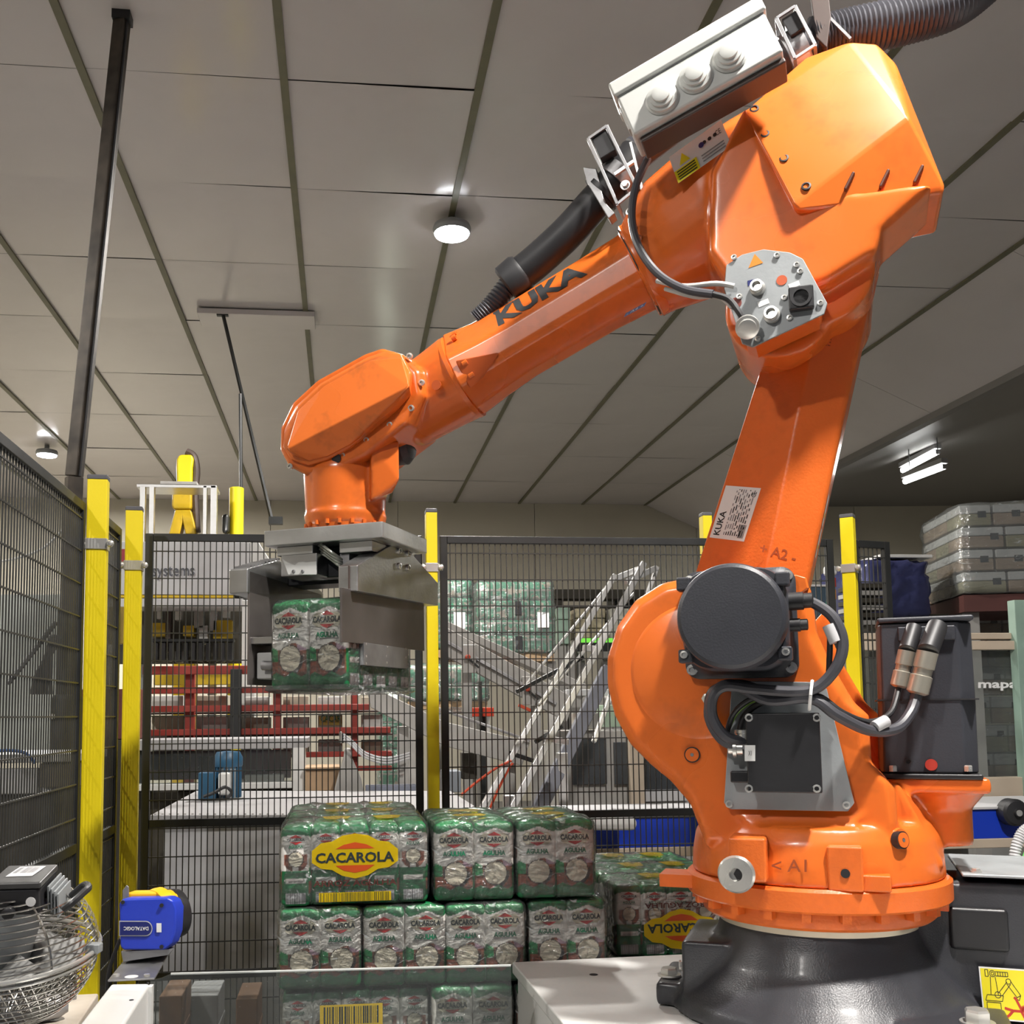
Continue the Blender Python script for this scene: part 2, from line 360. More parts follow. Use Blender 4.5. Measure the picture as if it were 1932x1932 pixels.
def tube_light(a, b, label):
    a = Vector(a); b = Vector(b); t = thing('fluorescent_light', label, 'lamp', (a+b)/2, 0, 'fluorescent tubes under the dark ceiling')
    d = (b-a)/2; q = mb(); q.cyl(-d*.97, d*.97, .035, n=12); q.build('tube', TUBEM, t)
    q = mb(); q.bar(-d+Vector((0, 0, .075)), d+Vector((0, 0, .075)), .10, .06); q.build('reflector', GREYPNL, t)
    for k in (-1, 1): mb().bar(d*k*.97, d*k, .06, .06).build('end_cap', GREYPNL, t)
    for k in (-.7, .7): mb().cyl(d*k+Vector((0, 0, .1)), Vector((d.x*k, d.y*k, d.z*k+.62)), .006, n=6).build('hanger', ALUM_MATT, t)
    ld = bpy.data.lights.new('tube_light', 'AREA'); ld.shape = 'RECTANGLE'; ld.size = .06; ld.size_y = d.length*2; ld.energy = TUBE; ld.color = (1, .99, .95)
    lo = bpy.data.objects.new('tube_light', ld); COL.objects.link(lo); lo.parent = t; lo.location = (0, 0, -.05)
    lo.rotation_euler = (0, 0, math.atan2(d.y, d.x)-math.pi/2)
tube_light(at(1702, 888, 13.2), at(1770, 852, 12.4), 'upper of the two fluorescent tubes near the carton stacks')
tube_light(at(1706, 909, 12.4), at(1783, 880, 11.7), 'lower of the two fluorescent tubes, slimmer, near the carton stacks')
# tall poles
t = thing('leaning_pole', 'dark weathered pole leaning from the ceiling down behind the mesh fence', 'pole', at(112, 1420, 5.3))
o0 = Vector(t.location)
p0 = Vector((0, 0, 0)); p1 = at(140, 900, 5.15)-o0; p2 = atz(231, 32, CEIL-.02)-o0
POLEM = mat('weathered_pole', (.055, .045, .035), .5, var=.5, scale=10, metal=.3)
q = mb(); q.bar(p1, p2, .066, .066); q.build('shaft', POLEM, t, bevel=.006)
q = mb(); q.bar(p0-Vector((0, 0, .9)), p1, .075, .075); q.build('lower_shaft', POLEM, t, bevel=.006)
q = mb(); q.bx(p2.x-.045, p2.x+.045, p2.y-.04, p2.y+.04, p2.z-.03, p2.z+.018); q.build('top_bracket', FENCEBLK, t)
q = mb(); q.tube(spline([p1+(p2-p1)*k+Vector((.03, -.02, 0)) for k in (0, .2, .45, .7, 1)], 4), .008, 6); q.build('cable', RUBBER, t)
q = mb(); q.tube(spline([at(105, 1175, 5.2)-o0, at(70, 1220, 5.1)-o0, at(15, 1290, 5.0)-o0], 4), .012, 6); q.build('strut', FENCEBLK, t)
q = mb(); q.tube(spline([at(118, 1000, 5.2)-o0, at(80, 1035, 5.2)-o0, at(20, 1056, 5.2)-o0, at(-30, 1060, 5.2)-o0], 4), .006, 6); q.build('white_cord', OFFWHITE, t)
t = thing('antenna_pole', 'thin dark rod hanging aslant from the ceiling beside the yellow column', 'pole', atz(420, 590, CEIL-.04))
o0 = Vector(t.location); q = mb(); q.bar((0, 0, 0), at(512, 978, 8.3)-o0, .022, .022); q.build('rod', FENCEBLK, t)
q = mb(); q.bx(-.05, .05, -.02, .02, -.03, 0); q.build('bracket', FENCEBLK, t)
q = mb(); e = at(512, 978, 8.3)-o0; q.bx(e.x-.02, e.x+.09, e.y-.03, e.y+.03, e.z-.05, e.z+.01); q.build('foot_clamp', FENCEBLK, t)
t = thing('upright_rod', 'thin dark upright rod standing above the yellow column', 'pole', at(452, 918, 8.0))
o0 = Vector(t.location); q = mb(); q.cyl((0, .11, -.05), at(451, 735, 8.0)-o0+Vector((0, .11, 0)), .014, n=8); q.build('rod', FENCEBLK, t)
# air duct flap in the ceiling
fl = mb(); c0 = atz(440, 600, CEIL-.05); fl.bx(c0.x-.3, c0.x+.72, c0.y-.12, c0.y+.2, CEIL-.06, CEIL-.012); o = fl.build('ceiling_hatch', CEILM, ceil, bevel=.004, seg=1)

# ---------------------------------------------------------------- safety fence
def wire_field(m, O, ex, ez, w, h, dx=.0215, dz=.1, r=.0018, skip=0):
    "vertical and horizontal wires of a mesh panel; O corner, ex/ez unit directions"
    O = Vector(O); ex = Vector(ex); ez = Vector(ez); n = ex.cross(ez)
    k = dx/2
    while k < w:
        m.bar(O+ex*k, O+ex*k+ez*h, 2*r, 2*r, up=n); k += dx
    k = dz*.55
    while k < h:
        m.bar(O+ez*k+n*.004, O+ex*w+ez*k+n*.004, 2*r*1.15, 2*r*1.15, up=n); k += dz
def fence_panel(label, a, b, z0, z1, rails, group='black mesh fence panels', fr=.028, dx=.0215):
    "a, b: (x, y) of the ends; rails: heights of extra cross rails"
    A = Vector((a[0], a[1], z0)); B = Vector((b[0], b[1], z0)); L = (B-A).length; ex = (B-A)/L; ez = Vector((0, 0, 1)); n = ex.cross(ez)
    t = thing('mesh_fence', label, 'fence', A, 0, group); h = z1-z0
    q = mb()
    for x in (fr/2, L-fr/2): q.bar(ex*x, ex*x+ez*h, fr, .02, up=n)
    for z in [fr/2, h-fr/2]: q.bar(ez*z+ex*fr, ez*z+ex*(L-fr), .02, fr, up=ez)
    q.build('frame', FENCEBLK, t, bevel=.002, seg=1)
    for z in rails: q = mb(); q.bar(ez*(z-z0)+ex*fr, ez*(z-z0)+ex*(L-fr), .02, fr, up=ez); q.build('cross_rail', FENCEBLK, t, bevel=.002, seg=1)
    q = mb(); wire_field(q, ex*fr, ex, ez, L-2*fr, h, dx); o = q.build('wire_mesh', WIREBLK, t, smooth=0); o['kind'] = 'stuff'
    return t
def fence_post(label, x, y, z1, rot, w=.06, d=.04, clamps=((.0),), cl_side=1):
    t = thing('fence_post', label, 'post', (x, y, 0), rot, 'yellow fence posts')
    mb().bx(-w/2, w/2, -d/2, d/2, 0, z1-.014).build('shaft', YELLOW, t, bevel=.003)
    mb().bx(-w/2-.001, w/2+.001, -d/2-.001, d/2+.001, z1-.016, z1).build('cap', CAPGREY, t, bevel=.004)
    mb().bx(-.08, .08, -.06, .06, 0, .012).build('foot_plate', YELLOW, t)
    for z in clamps:
        q = mb(); q.bx(-w/2-.003, w/2+.003, -d/2-.004, d/2+.004, z-.017, z+.017); q.bx(w/2*cl_side, (w/2+.02)*cl_side, -d/2-.002, -d/2+.01, z-.012, z+.012)
        k = q.build('clamp', CHROME, t, bevel=.002)
        for sx in (-1, 1): q = mb(); q.lathe((sx*(w/2+.012), -d/2-.004, z), (0, -1, 0), [(.011, 0), (.011, .004), (.008, .009), (.002, .011)], 12); q.build('bolt', CHROME, k)
    return t
FD = 3.8; ZT = 2.12
ZM = at(560, 1548, FD).z; ZB = .10
xl = at(272, 1200, FD).x; xm0 = at(797, 1200, FD).x; xm1 = at(831, 1200, FD).x; xr0 = at(1578, 1200, FD).x; xr1 = at(1616, 1200, FD).x; xr2 = at(1697, 1200, FD).x
ZL = at(560, 1832, FD).z
fence_panel('black mesh fence panel behind the gripper, between the corner and the slim yellow post', (xl, FD), (xm0, FD), ZB, ZT, (ZM, ZL))
fence_panel('wide black mesh fence panel behind the lower arm of the orange robot', (xm1, FD), (xr0, FD), ZB, ZT, (ZM,))
fence_panel('short black mesh fence panel to the right of the far yellow post', (xr1, FD+.01), (xr2, FD+.05), ZB, ZT, (ZM,))
pm1 = at(815, 1200, FD-.02); fence_post('slim yellow fence post in the middle, behind the stacked rice packs', pm1.x, FD-.02, at(815, 964, FD).z, 0, .042, .06, (at(815, 1074, FD).z,))
pr = at(1604, 1150, FD); fence_post('yellow fence post behind the black motor to the right of the lower arm', pr.x, FD-.01, at(1597, 972, FD).z, math.radians(-38), .05, .05, (at(1600, 1074, FD).z, ))
pb = at(1331, 980, FD+.3); fence_post('yellow fence post mostly hidden behind the lower arm', pb.x, FD+.3, at(1331, 968, FD+.3).z, 0, .04, .05, ())
P1 = at(180, 1200, 3.22); P2 = at(250, 1200, 3.63)
fence_post('nearest yellow fence post, beside the wire basket fan', P1.x, 3.22, at(185, 898, 3.22).z, math.radians(4), .06, .045, (at(182, 1028, 3.22).z,), -1)
fence_post('yellow fence post at the corner, behind the blue scanner', P2.x, 3.63, at(255, 957, 3.63).z, math.radians(4), .056, .04, (at(252, 1068, 3.63).z,), -1)
d = Vector((P1.x-.04, 3.20)); e0 = at(0, 832, 2.42); e = d+(Vector((e0.x, e0.y))-d)*1.5
zt1 = at(170, 950, 3.2).z
fence_panel('black mesh side panel running from the nearest post towards the camera', (e.x, e.y), (d.x, d.y), ZB, zt1, (at(150, 1598, 3.2).z,), dx=.0225)
fence_panel('narrow black mesh panel between the two yellow posts at the corner', (P1.x-.012, 3.26), (P2.x-.045, 3.60), ZB, at(243, 998, 3.6).z, (at(240, 1562, 3.6).z,), dx=.0225)
# ---------------------------------------------------------------- orange robot
TH = math.radians(27)
Fx, Sx = Vector((math.cos(TH), -math.sin(TH), 0)), Vector((math.sin(TH), math.cos(TH), 0))   # local x and y axes of the robot in the hall
A1 = at(1540, 1700, 2.27); Z0 = .79; A1.z = Z0
def RL(u, v, y):
    "robot-local point in the plane y that the photograph shows at pixel u, v"
    r = ray(u, v); t = (A1+Sx*y-CAM).dot(Sx)/r.dot(Sx); p = CAM+r*t-A1
    return Vector((p.dot(Fx), y, p.z))
def RLs(pts, y): return [RL(u, v, y) for u, v in pts]
def RPl(u, v, p, n):
    "robot-local point where the line of sight meets the local plane (p, n)"
    loc = lambda w: Vector((w.dot(Fx), w.dot(Sx), w.z))
    o = loc(CAM-A1); r = loc(ray(u, v)); return o+r*((p-o).dot(n)/r.dot(n))
rb = thing('industrial_robot', 'large orange six-axis robot on a black base lifting a pack of rice bags', 'robot', A1, -TH)
YP = -.20                                   # near face of the column
# --- base
q = mb()
q.lathe((0, 0, 0), (0, 0, 1), [(.335, .0), (.325, .03), (.285, .065), (.245, .11), (.222, .16), (.21, .20)], 48)
q.bx(-.285, -.14, -.15, .12, -.0, .152); q.bx(-.35, -.25, -.12, .10, 0, .05)
q.bx(.05, .75, -.02, .40, .0, .285); q.bx(.05, .80, .06, .36, .26, .30)
q.bx(.15, .36, -.30, -.10, 0, .05); q.bx(-.25, -.1, .1, .33, 0, .06)
q.hull([(.0, -.18, .16), (.0, .18, .16), (.3, .02, .28), (.3, .36, .28), (.0, -.2, .02), (.34, .0, .02), (.0, .2, .02), (.34, .36, .02)])
base = q.build('base', BLACKC, rb, remesh=.0065, relax=7)
def hexbolt(parent, p, d=(0, 0, 1), r=.02, h=.018, washer=True, m=CHROME):
    q = mb(); p = Vector(p); d = Vector(d).normalized()
    if washer: q.lathe(p, d, [(r*1.35, 0), (r*1.35, .004)], 20)
    q.lathe(p, d, [(r, .003), (r, h*.85), (r*.85, h)], 6); return q.build('bolt', m, parent, smooth=20)
def capscrew(parent, p, d=(0, -1, 0), r=.008, h=.007, m=CHROME):
    q = mb(); p = Vector(p); d = Vector(d).normalized()
    q.lathe(p-d*.002, d, [(r, 0), (r, h), (r*.55, h+.0005), (r*.5, h-.003), (0, h-.003)], 14); return q.build('screw', m, parent, smooth=25)
hexbolt(base, (-.327, -.06, .052)); hexbolt(base, (.295, -.235, .05), r=.024, h=.028)
for z in (.035, .115): capscrew(base, RL(1284, 1822 if z > .1 else 1902, -.10), (-1, -.2, 0), .013, .005)
mb().lathe((0, 0, .19), (0, 0, 1), [(.215, 0), (.215, .012), (.205, .02)], 64).build('bearing_ring', CREAM, rb)
mb().bx(.30, .56, -.03, .30, .300, .307).build('cover_plate', ALUM_MATT, base, bevel=.003)
for p in ((.33, -.005), (.50, -.005)): hexbolt(base, (p[0], p[1], .307), r=.009, h=.009)
q = mb(); q.bx(.27, .385, -.030, -.012, .145, .235); q.build('recess', BLACKP, base, bevel=.012)
# warning sticker on the base
sp = Vector((.30, -.024, .0)); 
def sticker(parent, name, corners, y, mats, draw=None):
    c = [RL(u, v, y) for u, v in corners]; o = c[0]; xe = c[1]-c[0]; ye = c[2]-c[0]
    q = mb(); poly(q, [(0, 0), (1, 0), (1, 1), (0, 1)], o, xe, ye, .0006, 0)
    if draw: draw(q, o, xe, ye)
    return q.build(name, mats, parent, smooth=0)
def bars(q, o, xe, ye, x0, x1, y0, y1, n, m, rnd, lift=.0011):
    x = x0
    for i in range(n):
        w = (x1-x0)/n*rnd.uniform(.25, .75); poly(q, [(x, y0), (x+w, y0), (x+w, y1), (x, y1)], o, xe, ye, lift, m); x += (x1-x0)/n
def stroke(q, o, xe, ye, pts, w, m, lift=.0012):
    for (a, b), (c, d) in zip(pts[:-1], pts[1:]):
        dx, dy = c-a, d-b; L = math.hypot(dx, dy) or 1; nx, ny = -dy/L*w/2, dx/L*w/2
        poly(q, [(a+nx, b+ny), (a-nx, b-ny), (c-nx, d-ny), (c+nx, d+ny)], o, xe, ye, lift, m)
def ring2(cx, cy, r, n=16, k=1.0): return [(cx+r*math.cos(6.2832*i/n), cy+r*k*math.sin(6.2832*i/n)) for i in range(n+1)]
def draw_warn(q, o, xe, ye):
    poly(q, [(.03, .03), (.97, .03), (.97, .97), (.03, .97)], o, xe, ye, .0009, 1)
    s = lambda pts, w=.014, m=2: stroke(q, o, xe, ye, pts, w, m)
    s([(.10, .18), (.38, .18), (.38, .33), (.10, .33), (.10, .18)]); s([(.08, .36), (.42, .36), (.45, .47), (.12, .47), (.08, .36)])
    s(ring2(.27, .88, .06)); s(ring2(.27, .88, .03)); s([(.22, .82), (.20, .48)]); s([(.32, .82), (.35, .48)]); s(ring2(.34, .48, .06))
    s([(.36, .52), (.55, .74)]); s([(.42, .46), (.62, .70)]); s(ring2(.58, .75, .05)); s([(.54, .70), (.72, .46)]); s([(.62, .76), (.80, .50)]); s([(.70, .44), (.80, .50), (.76, .40), (.70, .44)])
    s([(.12, .82), (.18, .82), (.18, .95), (.12, .95), (.12, .82)]); s([(.33, .84), (.58, .84), (.58, .92), (.33, .92)])
    for k in range(4): s([(.38+k*.05, .84), (.38+k*.05, .92)])
    r = lambda pts, w=.05: stroke(q, o, xe, ye, pts, w, 3, .0013)
    r([(.45, .24), (.62, .20), (.80, .20)]); r([(.80, .20), (.70, .42), (.66, .46)]); r([(.62, .20), (.52, .10), (.45, .06)]); r([(.80, .2), (.95, .3)]); r([(.78, .2), (.85, .05)]); r(ring2(.83, .26, .03, 10), .05)
sticker(base, 'warning_sticker', [(1856, 1922), (1950, 1930), (1846, 1823)], -.036, [LABEL, SAFEYEL, INK, REDINK], draw_warn)
# --- turntable
q = mb(); q.lathe((0, 0, 0), (0, 0, 1), [(.19, .208), (.243, .208), (.250, .214), (.252, .242), (.25, .25), (.20, .25)], 96)
q.build('turntable_ring', ORANGE, rb, smooth=25)
q = mb(); q.lathe((0, 0, 0), (0, 0, 1), [(.2, .248), (.278, .248), (.284, .253), (.284, .292), (.277, .298), (.2, .300)], 96)
q.bx(-.335, -.26, -.11, -.02, .262, .29)
ring = q.build('flange_ring', ORANGE, rb, smooth=25)
lug = mb().bx(-.009, .009, -.012, .010, .012, .032).mesh('lug', ORANGE)
lugo = None
for k in range(22):
    a = 6.2832*k/22+.1
    o = part('lug', lug, ring, (.262*math.cos(a), .262*math.sin(a), .218), (0, 0, a+math.pi/2))
    if lugo is None:
        lugo = 1
q = mb()
q.lathe((0, 0, 0), (0, 0, 1), [(.272, .298), (.270, .34), (.262, .385), (.245, .415), (.16, .43)], 64)
OUT = [(1300, 1086), (1245, 1098), (1195, 1130), (1160, 1180), (1141, 1240), (1141, 1290), (1155, 1350), (1185, 1405), (1225, 1445), (1262, 1475), (1300, 1520), (1330, 1600), (1700, 1600), (1690, 1490), (1645, 1440), (1640, 1350), (1612, 1325), (1565, 1245), (1540, 1190), (1530, 1110), (1510, 1086), (1400, 1080)]
O3 = RLs(OUT, YP); ctr = RL(1400, 1300, YP)
front = [p+(ctr-p).normalized()*.022 for p in O3]
q.loft([[p for p in front], [p+Vector((0, .022, 0)) for p in O3], [p+Vector((0, .12, 0)) for p in O3], [p+(ctr-p).normalized()*.02+Vector((0, .14, 0)) for p in O3]])
q.hull([RL(1420, 1565, -.22), RL(1600, 1565, -.22), RL(1380, 1530, YP), RL(1640, 1530, YP), RL(1420, 1565, .1), RL(1640, 1565, .1), RL(1400, 1440, 0), RL(1600, 1440, 0)])
q.hull([(.10, -.12, .30), (.262, -.10, .33), (.262, .1, .33), (.10, .15, .30), (.18, -.12, .50), (.18, .1, .50), (.05, -.1, .50), (.05, .1, .5), (.24, 0, .42)])
q.bx(-.22, -.02, -.14, .2, .38, .60)
q.bx(.10, .365, -.05, .16, .478, .510); q.cyl((.275, .05, .36), (.275, .05, .5), .06, n=32); q.lathe((.275, .05, .5), (0, 0, -1), [(.09, 0), (.085, .03), (.06, .06)], 32)
q.hull([(.20, -.03, .49), (.20, .13, .49), (.2, -.01, .33), (.2, .11, .33), (.3, .05, .37), (.33, .05, .48)])
# second cheek behind the lower arm
q.loft([[p+Vector((.03, .40, 0)) for p in O3[8:20]], [p+Vector((.03, .46, 0)) for p in O3[8:20]]])
col_o = q.build('column', ORANGE_SMOOTH, rb, remesh=.006, relax=5)
# crisp raised disc on the column
c0 = RL(1318, 1265, YP); rr = (RL(1318, 1265, YP)-RL(1196, 1265, YP)).length
mb().lathe(c0+Vector((0, .012, 0)), (0, -1, 0), [(rr*1.16, 0), (rr*1.05, .012), (rr*.98, .0165), (rr*.2, .020)], 64).build('disc_boss', ORANGE_SMOOTH, rb, smooth=25)
def plug(u, v, y, parent, r=.0115, n=(0, -1, 0)):
    p = RL(u, v, y); q = mb(); q.lathe(p, n, [(r*1.5, -.014), (r*1.5, .0015), (r*1.28, .0015), (r*1.28, .0005)], 28); k = q.build('plug_rim', BLACKP, parent)
    q = mb(); q.lathe(p, n, [(r*1.28, -.004), (r*1.28, .003), (r*.35, .003), (r*.3, .001), (0, .001)], 28); q.build('plug', ORANGE_SMOOTH, parent)
    q = mb(); q.lathe(p, n, [(r*.35, -.001), (r*.35, .0035), (0, .0035)], 6); q.build('plug_socket', STEELD, parent)
plug(1306, 1424, YP-.004, col_o)
pn = Vector((.75, -.66, .1)); plug(1703, 1585, -.205, col_o, .012, pn)
q = mb(); p = RL(1702, 1586, -.19); q.lathe(p-Vector(pn)*.02, pn, [(.036, -.04), (.030, .0), (.024, .019)], 32); q.build('plug_boss', ORANGE_SMOOTH, col_o)
# blocks and bumper on the turntable front
q = mb(); c = RL(1418, 1612, -.285); q.bx(c.x-.045, c.x+.03, c.y-.012, c.y+.09, c.z-.055, c.z+.035); blk = q.build('stop_block', ORANGE, rb, bevel=.006)
q = mb(); p = RL(1396, 1650, -.33); q.lathe(p+Vector((0, .06, 0)), (-.12, -1, 0), [(.026, 0), (.026, .045), (.036, .048), (.038, .06), (.034, .066), (.0135, .067), (.0125, .056), (0, .055)], 36); q.build('bumper', CHROME, blk, smooth=30)
q = mb(); p = RL(1396, 1650, -.335); q.lathe(p+Vector((0, .01, 0)), (-.12, -1, 0), [(.0125, 0), (.0125, .006), (0, .006)], 6); q.build('hex_socket', INK, blk)
q = mb(); c = RL(1595, 1640, -.275); q.bx(c.x-.034, c.x+.034, c.y, c.y+.09, c.z-.045, c.z+.045); blk2 = q.build('stop_block', ORANGE, rb, bevel=.005)
q = mb(); q.bx(c.x+.03, c.x+.085, c.y+.012, c.y+.09, c.z-.045, c.z-.012); q.build('step_block', ORANGE, rb, bevel=.004)
q = mb(); p = RL(1595, 1648, -.2755); q.lathe(p, (0, -1, 0), [(.009, 0), (.009, .002), (0, .002)], 20); q.build('bolt_hole', INK, blk2)
q = mb(); q.hull([RL(1720, 1640, -.19), RL(1782, 1632, -.06), RL(1775, 1675, -.06), RL(1722, 1672, -.19), (.2, -.1, .3), (.22, 0, .34), (.2, -.1, .34)]); q.build('corner_lug', ORANGE, rb, bevel=.006)
q = mb(); o = RL(1456, 1645, -.2745); lettering(q, '< A1', o, RL(1522, 1645, -.2745)-o, RL(1456, 1622, -.2745)-o, .0008, .01); q.build('embossed_mark', mat('orange_mark', (.34, .06, .012), .5), col_o)
# --- A1 motor
q = mb()
ml = []
for v, (ua, ub) in ((1458, (1662, 1848)), (1330, (1660, 1842)), (1178, (1655, 1832))):
    x0, x1, z = RL(ua, v, -.02).x, RL(ub, v, -.02).x, RL(1700, v, -.02).z
    ml.append([Vector((x, y, z)) for x, y in ((x0, -.02), (x0+.005, -.045), (x1-.03, -.045), (x1, -.015), (x1, .14), (x0, .14))])
q.loft(ml)
mot1 = q.build('base_motor', BLACKM, rb, bevel=.005)
a, b = RL(1657, 1178, -.02), RL(1832, 1178, -.02)
mb().bx(a.x-.003, b.x+.003, -.05, .143, a.z, a.z+.012).build('lid', BLACKM, mot1, bevel=.005)
a, b = RL(1656, 1322, -.02), RL(1843, 1322, -.02)
mb().bx(a.x-.002, b.x+.002, -.047, .141, a.z-.001, a.z+.002).build('seam', RUBBER, mot1)
a, b = RL(1648, 1460, -.02), RL(1852, 1460, -.02)
mb().bx(a.x, b.x, -.055, .15, .508, .52).build('motor_foot', BLACKP, mot1, bevel=.004)
for u in (1685, 1827): hexbolt(mot1, RL(u, 1458, -.045), r=.009, h=.016, washer=False)
p = RL(1757, 1443, -.0465); mb().lathe(p, (0, -1, 0), [(.0125, 0), (.0125, .002), (0, .002)], 24).build('red_plug', mat('red_plug', (.42, .035, .02), .5), mot1)
p = RL(1714, 1437, -.0465); mb().lathe(p, (0, -1, 0), [(.007, 0), (.007, .003), (.005, .003), (.004, 0)], 20).build('screw_hole', RUBBER, mot1)
def connector(a, b, c, r, y0, y1, parent):
    pa, pb, pc = RL(*a, y0), RL(*b, y1), RL(*c, y1)
    q = mb(); q.lathe(pa, pb-pa, [(r*.95, -.012), (r*1.0, 0), (r*1.0, (pb-pa).length*.95), (r*.7, (pb-pa).length)], 20); k = q.build('plug_sleeve', RUBBER, parent)
    L = (pc-pb).length
    q = mb(); q.lathe(pb, pc-pb, [(r*1.02, 0), (r*1.02, L*.38), (r*.9, L*.4), (r*.9, L*.55), (r*1.05, L*.57), (r*1.05, L*.95), (r*.7, L)], 20); q.build('plug_body', NICKEL, parent, smooth=30)
    return pc
c1 = connector((1722, 1192), (1711, 1228), (1696, 1297), .0175, -.075, -.105, mot1)
c2 = connector((1766, 1188), (1750, 1230), (1730, 1310), .0215, -.085, -.125, mot1)
q = mb(); a = RL(1722, 1192, -.06); q.bx(a.x-.03, a.x+.085, -.055, -.04, a.z-.02, a.z+.012); q.build('connector_plate', BLACKM, mot1, bevel=.003)
# --- A2 motor
mc = Vector((-.126, 0, .849))
q = mb()
def sq(h, k, y, n=10):
    "rounded square loop of half size h and corner radius k"
    o = []
    for cx, cz, a0 in ((h-k, h-k, 0), (-h+k, h-k, 90), (-h+k, -h+k, 180), (h-k, -h+k, 270)):
        for i in range(n+1):
            a = math.radians(a0+90*i/n); o.append(Vector((mc.x+cx+k*math.cos(a), y, mc.z+cz+k*math.sin(a))))
    return o
q.loft([sq(.118, .03, YP+.02), sq(.118, .03, YP-.03), sq(.112, .045, YP-.035), sq(.105, .06, YP-.06), sq(.105, .06, -.345), sq(.100, .05, -.36)])
mot2 = q.build('shoulder_motor', BLACKM, rb, smooth=40)
mb().lathe(mc+Vector((0, -.335, 0)), (0, -1, 0), [(.107, 0), (.1085, .01), (.1085, .065), (.105, .078), (.098, .084), (.02, .086)], 72).build('end_cover', BLACKM, mot2, smooth=28)
for sx in (-1, 1):
    for sz in (-1, 1): q = mb(); q.bx(mc.x+sx*.098-.014, mc.x+sx*.098+.014, -.375, -.34, mc.z+sz*.075-.014, mc.z+sz*.075+.014); q.build('cover_ear', BLACKM, mot2, bevel=.004)
for sx in (-1, 1):
    capscrew(mot2, mc+Vector((sx*.1, -.375, -.072)), r=.008)
    capscrew(mot2, mc+Vector((sx*.103, YP-.03, -.098)), r=.012, h=.012); capscrew(mot2, mc+Vector((sx*.103, YP-.03, .098)), r=.011, h=.012)
def pins(u, v, L, r, y, parent, name='plug_sleeve', m=RUBBER):
    p = RL(u, v, y); q = mb(); q.lathe(p, (1, 0, .02), [(r, -.06), (r, L*.6), (r*.85, L*.62), (r*.85, L), (r*.6, L*1.05)], 20); q.build(name, m, parent)
pins(1490, 1135, .045, .019, -.27, mot2); pins(1490, 1180, .035, .014, -.27, mot2)
q = mb(); q.hull(RLs([(1470, 1090), (1500, 1084), (1522, 1090), (1527, 1110), (1500, 1130), (1470, 1120)], -.21)+RLs([(1470, 1090), (1500, 1084), (1522, 1090), (1527, 1110), (1500, 1130), (1470, 1120)], -.12)); q.build('column_ear', ORANGE_SMOOTH, rb, bevel=.005)
# --- plate with black junction box
pl = RLs([(1390, 1285), (1545, 1287), (1560, 1300), (1612, 1515), (1600, 1531), (1378, 1527), (1366, 1515), (1380, 1296)], -.222)
jp = mb().prism(pl, (0, .006, 0)).build('connection_plate', ALUM_MATT, rb, bevel=.0012, seg=1)
mb().prism([p+Vector((0, .006, 0))+(RL(1480, 1410, -.222)-p)*.06 for p in pl], (0, .03, 0)).build('plate_standoff', ALUM_MATT, jp)
for u, v in ((1376, 1517), (1597, 1519), (1540, 1296)): capscrew(jp, RL(u, v, -.2225), r=.008, h=.006)
a, b = RL(1406, 1346, -.285), RL(1552, 1497, -.285)
jb = mb().bx(a.x, b.x, -.285, -.262, b.z, a.z).build('junction_box', BLACKP, rb, bevel=.003)
mb().bx(a.x+.003, b.x-.003, -.264, -.222, b.z+.003, a.z-.003).build('box_body', ALUM_MATT, jb, bevel=.003)
for u in (1413, 1541):
    for v in (1354, 1488): capscrew(jb, RL(u, v, -.2855), r=.0085, h=.003); 
for u in (1425, 1530):
    for v in (1354, 1488): p = RL(u, v, -.2855); mb().lathe(p, (0, -1, 0), [(.005, 0), (.005, .0012), (0, .0012)], 14).build('recess_hole', INK, jb)
c = RLs([(1405, 1436), (1425, 1436), (1405, 1406)], -.2858)
q = mb(); poly(q, [(0, 0), (1, 0), (1, 1), (0, 1)], c[0], c[1]-c[0], c[2]-c[0], .0006); 
lettering(q, 'X1', c[0]+(c[1]-c[0])*.35+(c[2]-c[0])*.35, (c[1]-c[0])*.3, (c[2]-c[0])*.3, .001, 0, 1); q.build('label', [LABEL, INK], jb, smooth=0)
pc_ = RL(1402, 1412, -.25); q = mb(); q.lathe(pc_, (-1, 0, 0), [(.016, -.0), (.016, .012), (.02, .013), (.02, .02), (.013, .021), (.013, .03)], 18); q.build('gland', CHROME, jb)
pc_ = RL(1404, 1395, -.245); q = mb(); q.lathe(pc_, (0, 0, 1), [(.018, -.02), (.018, .012), (.02, .013), (.02, .02), (.013, .021)], 18); q.build('gland', CHROME, jb)
q = mb(); p = RL(1392, 1465, -.24); q.bx(p.x-.014, p.x+.03, -.255, -.23, p.z-.012, p.z+.012); q.build('side_connector', BLACKP, jb, bevel=.003)
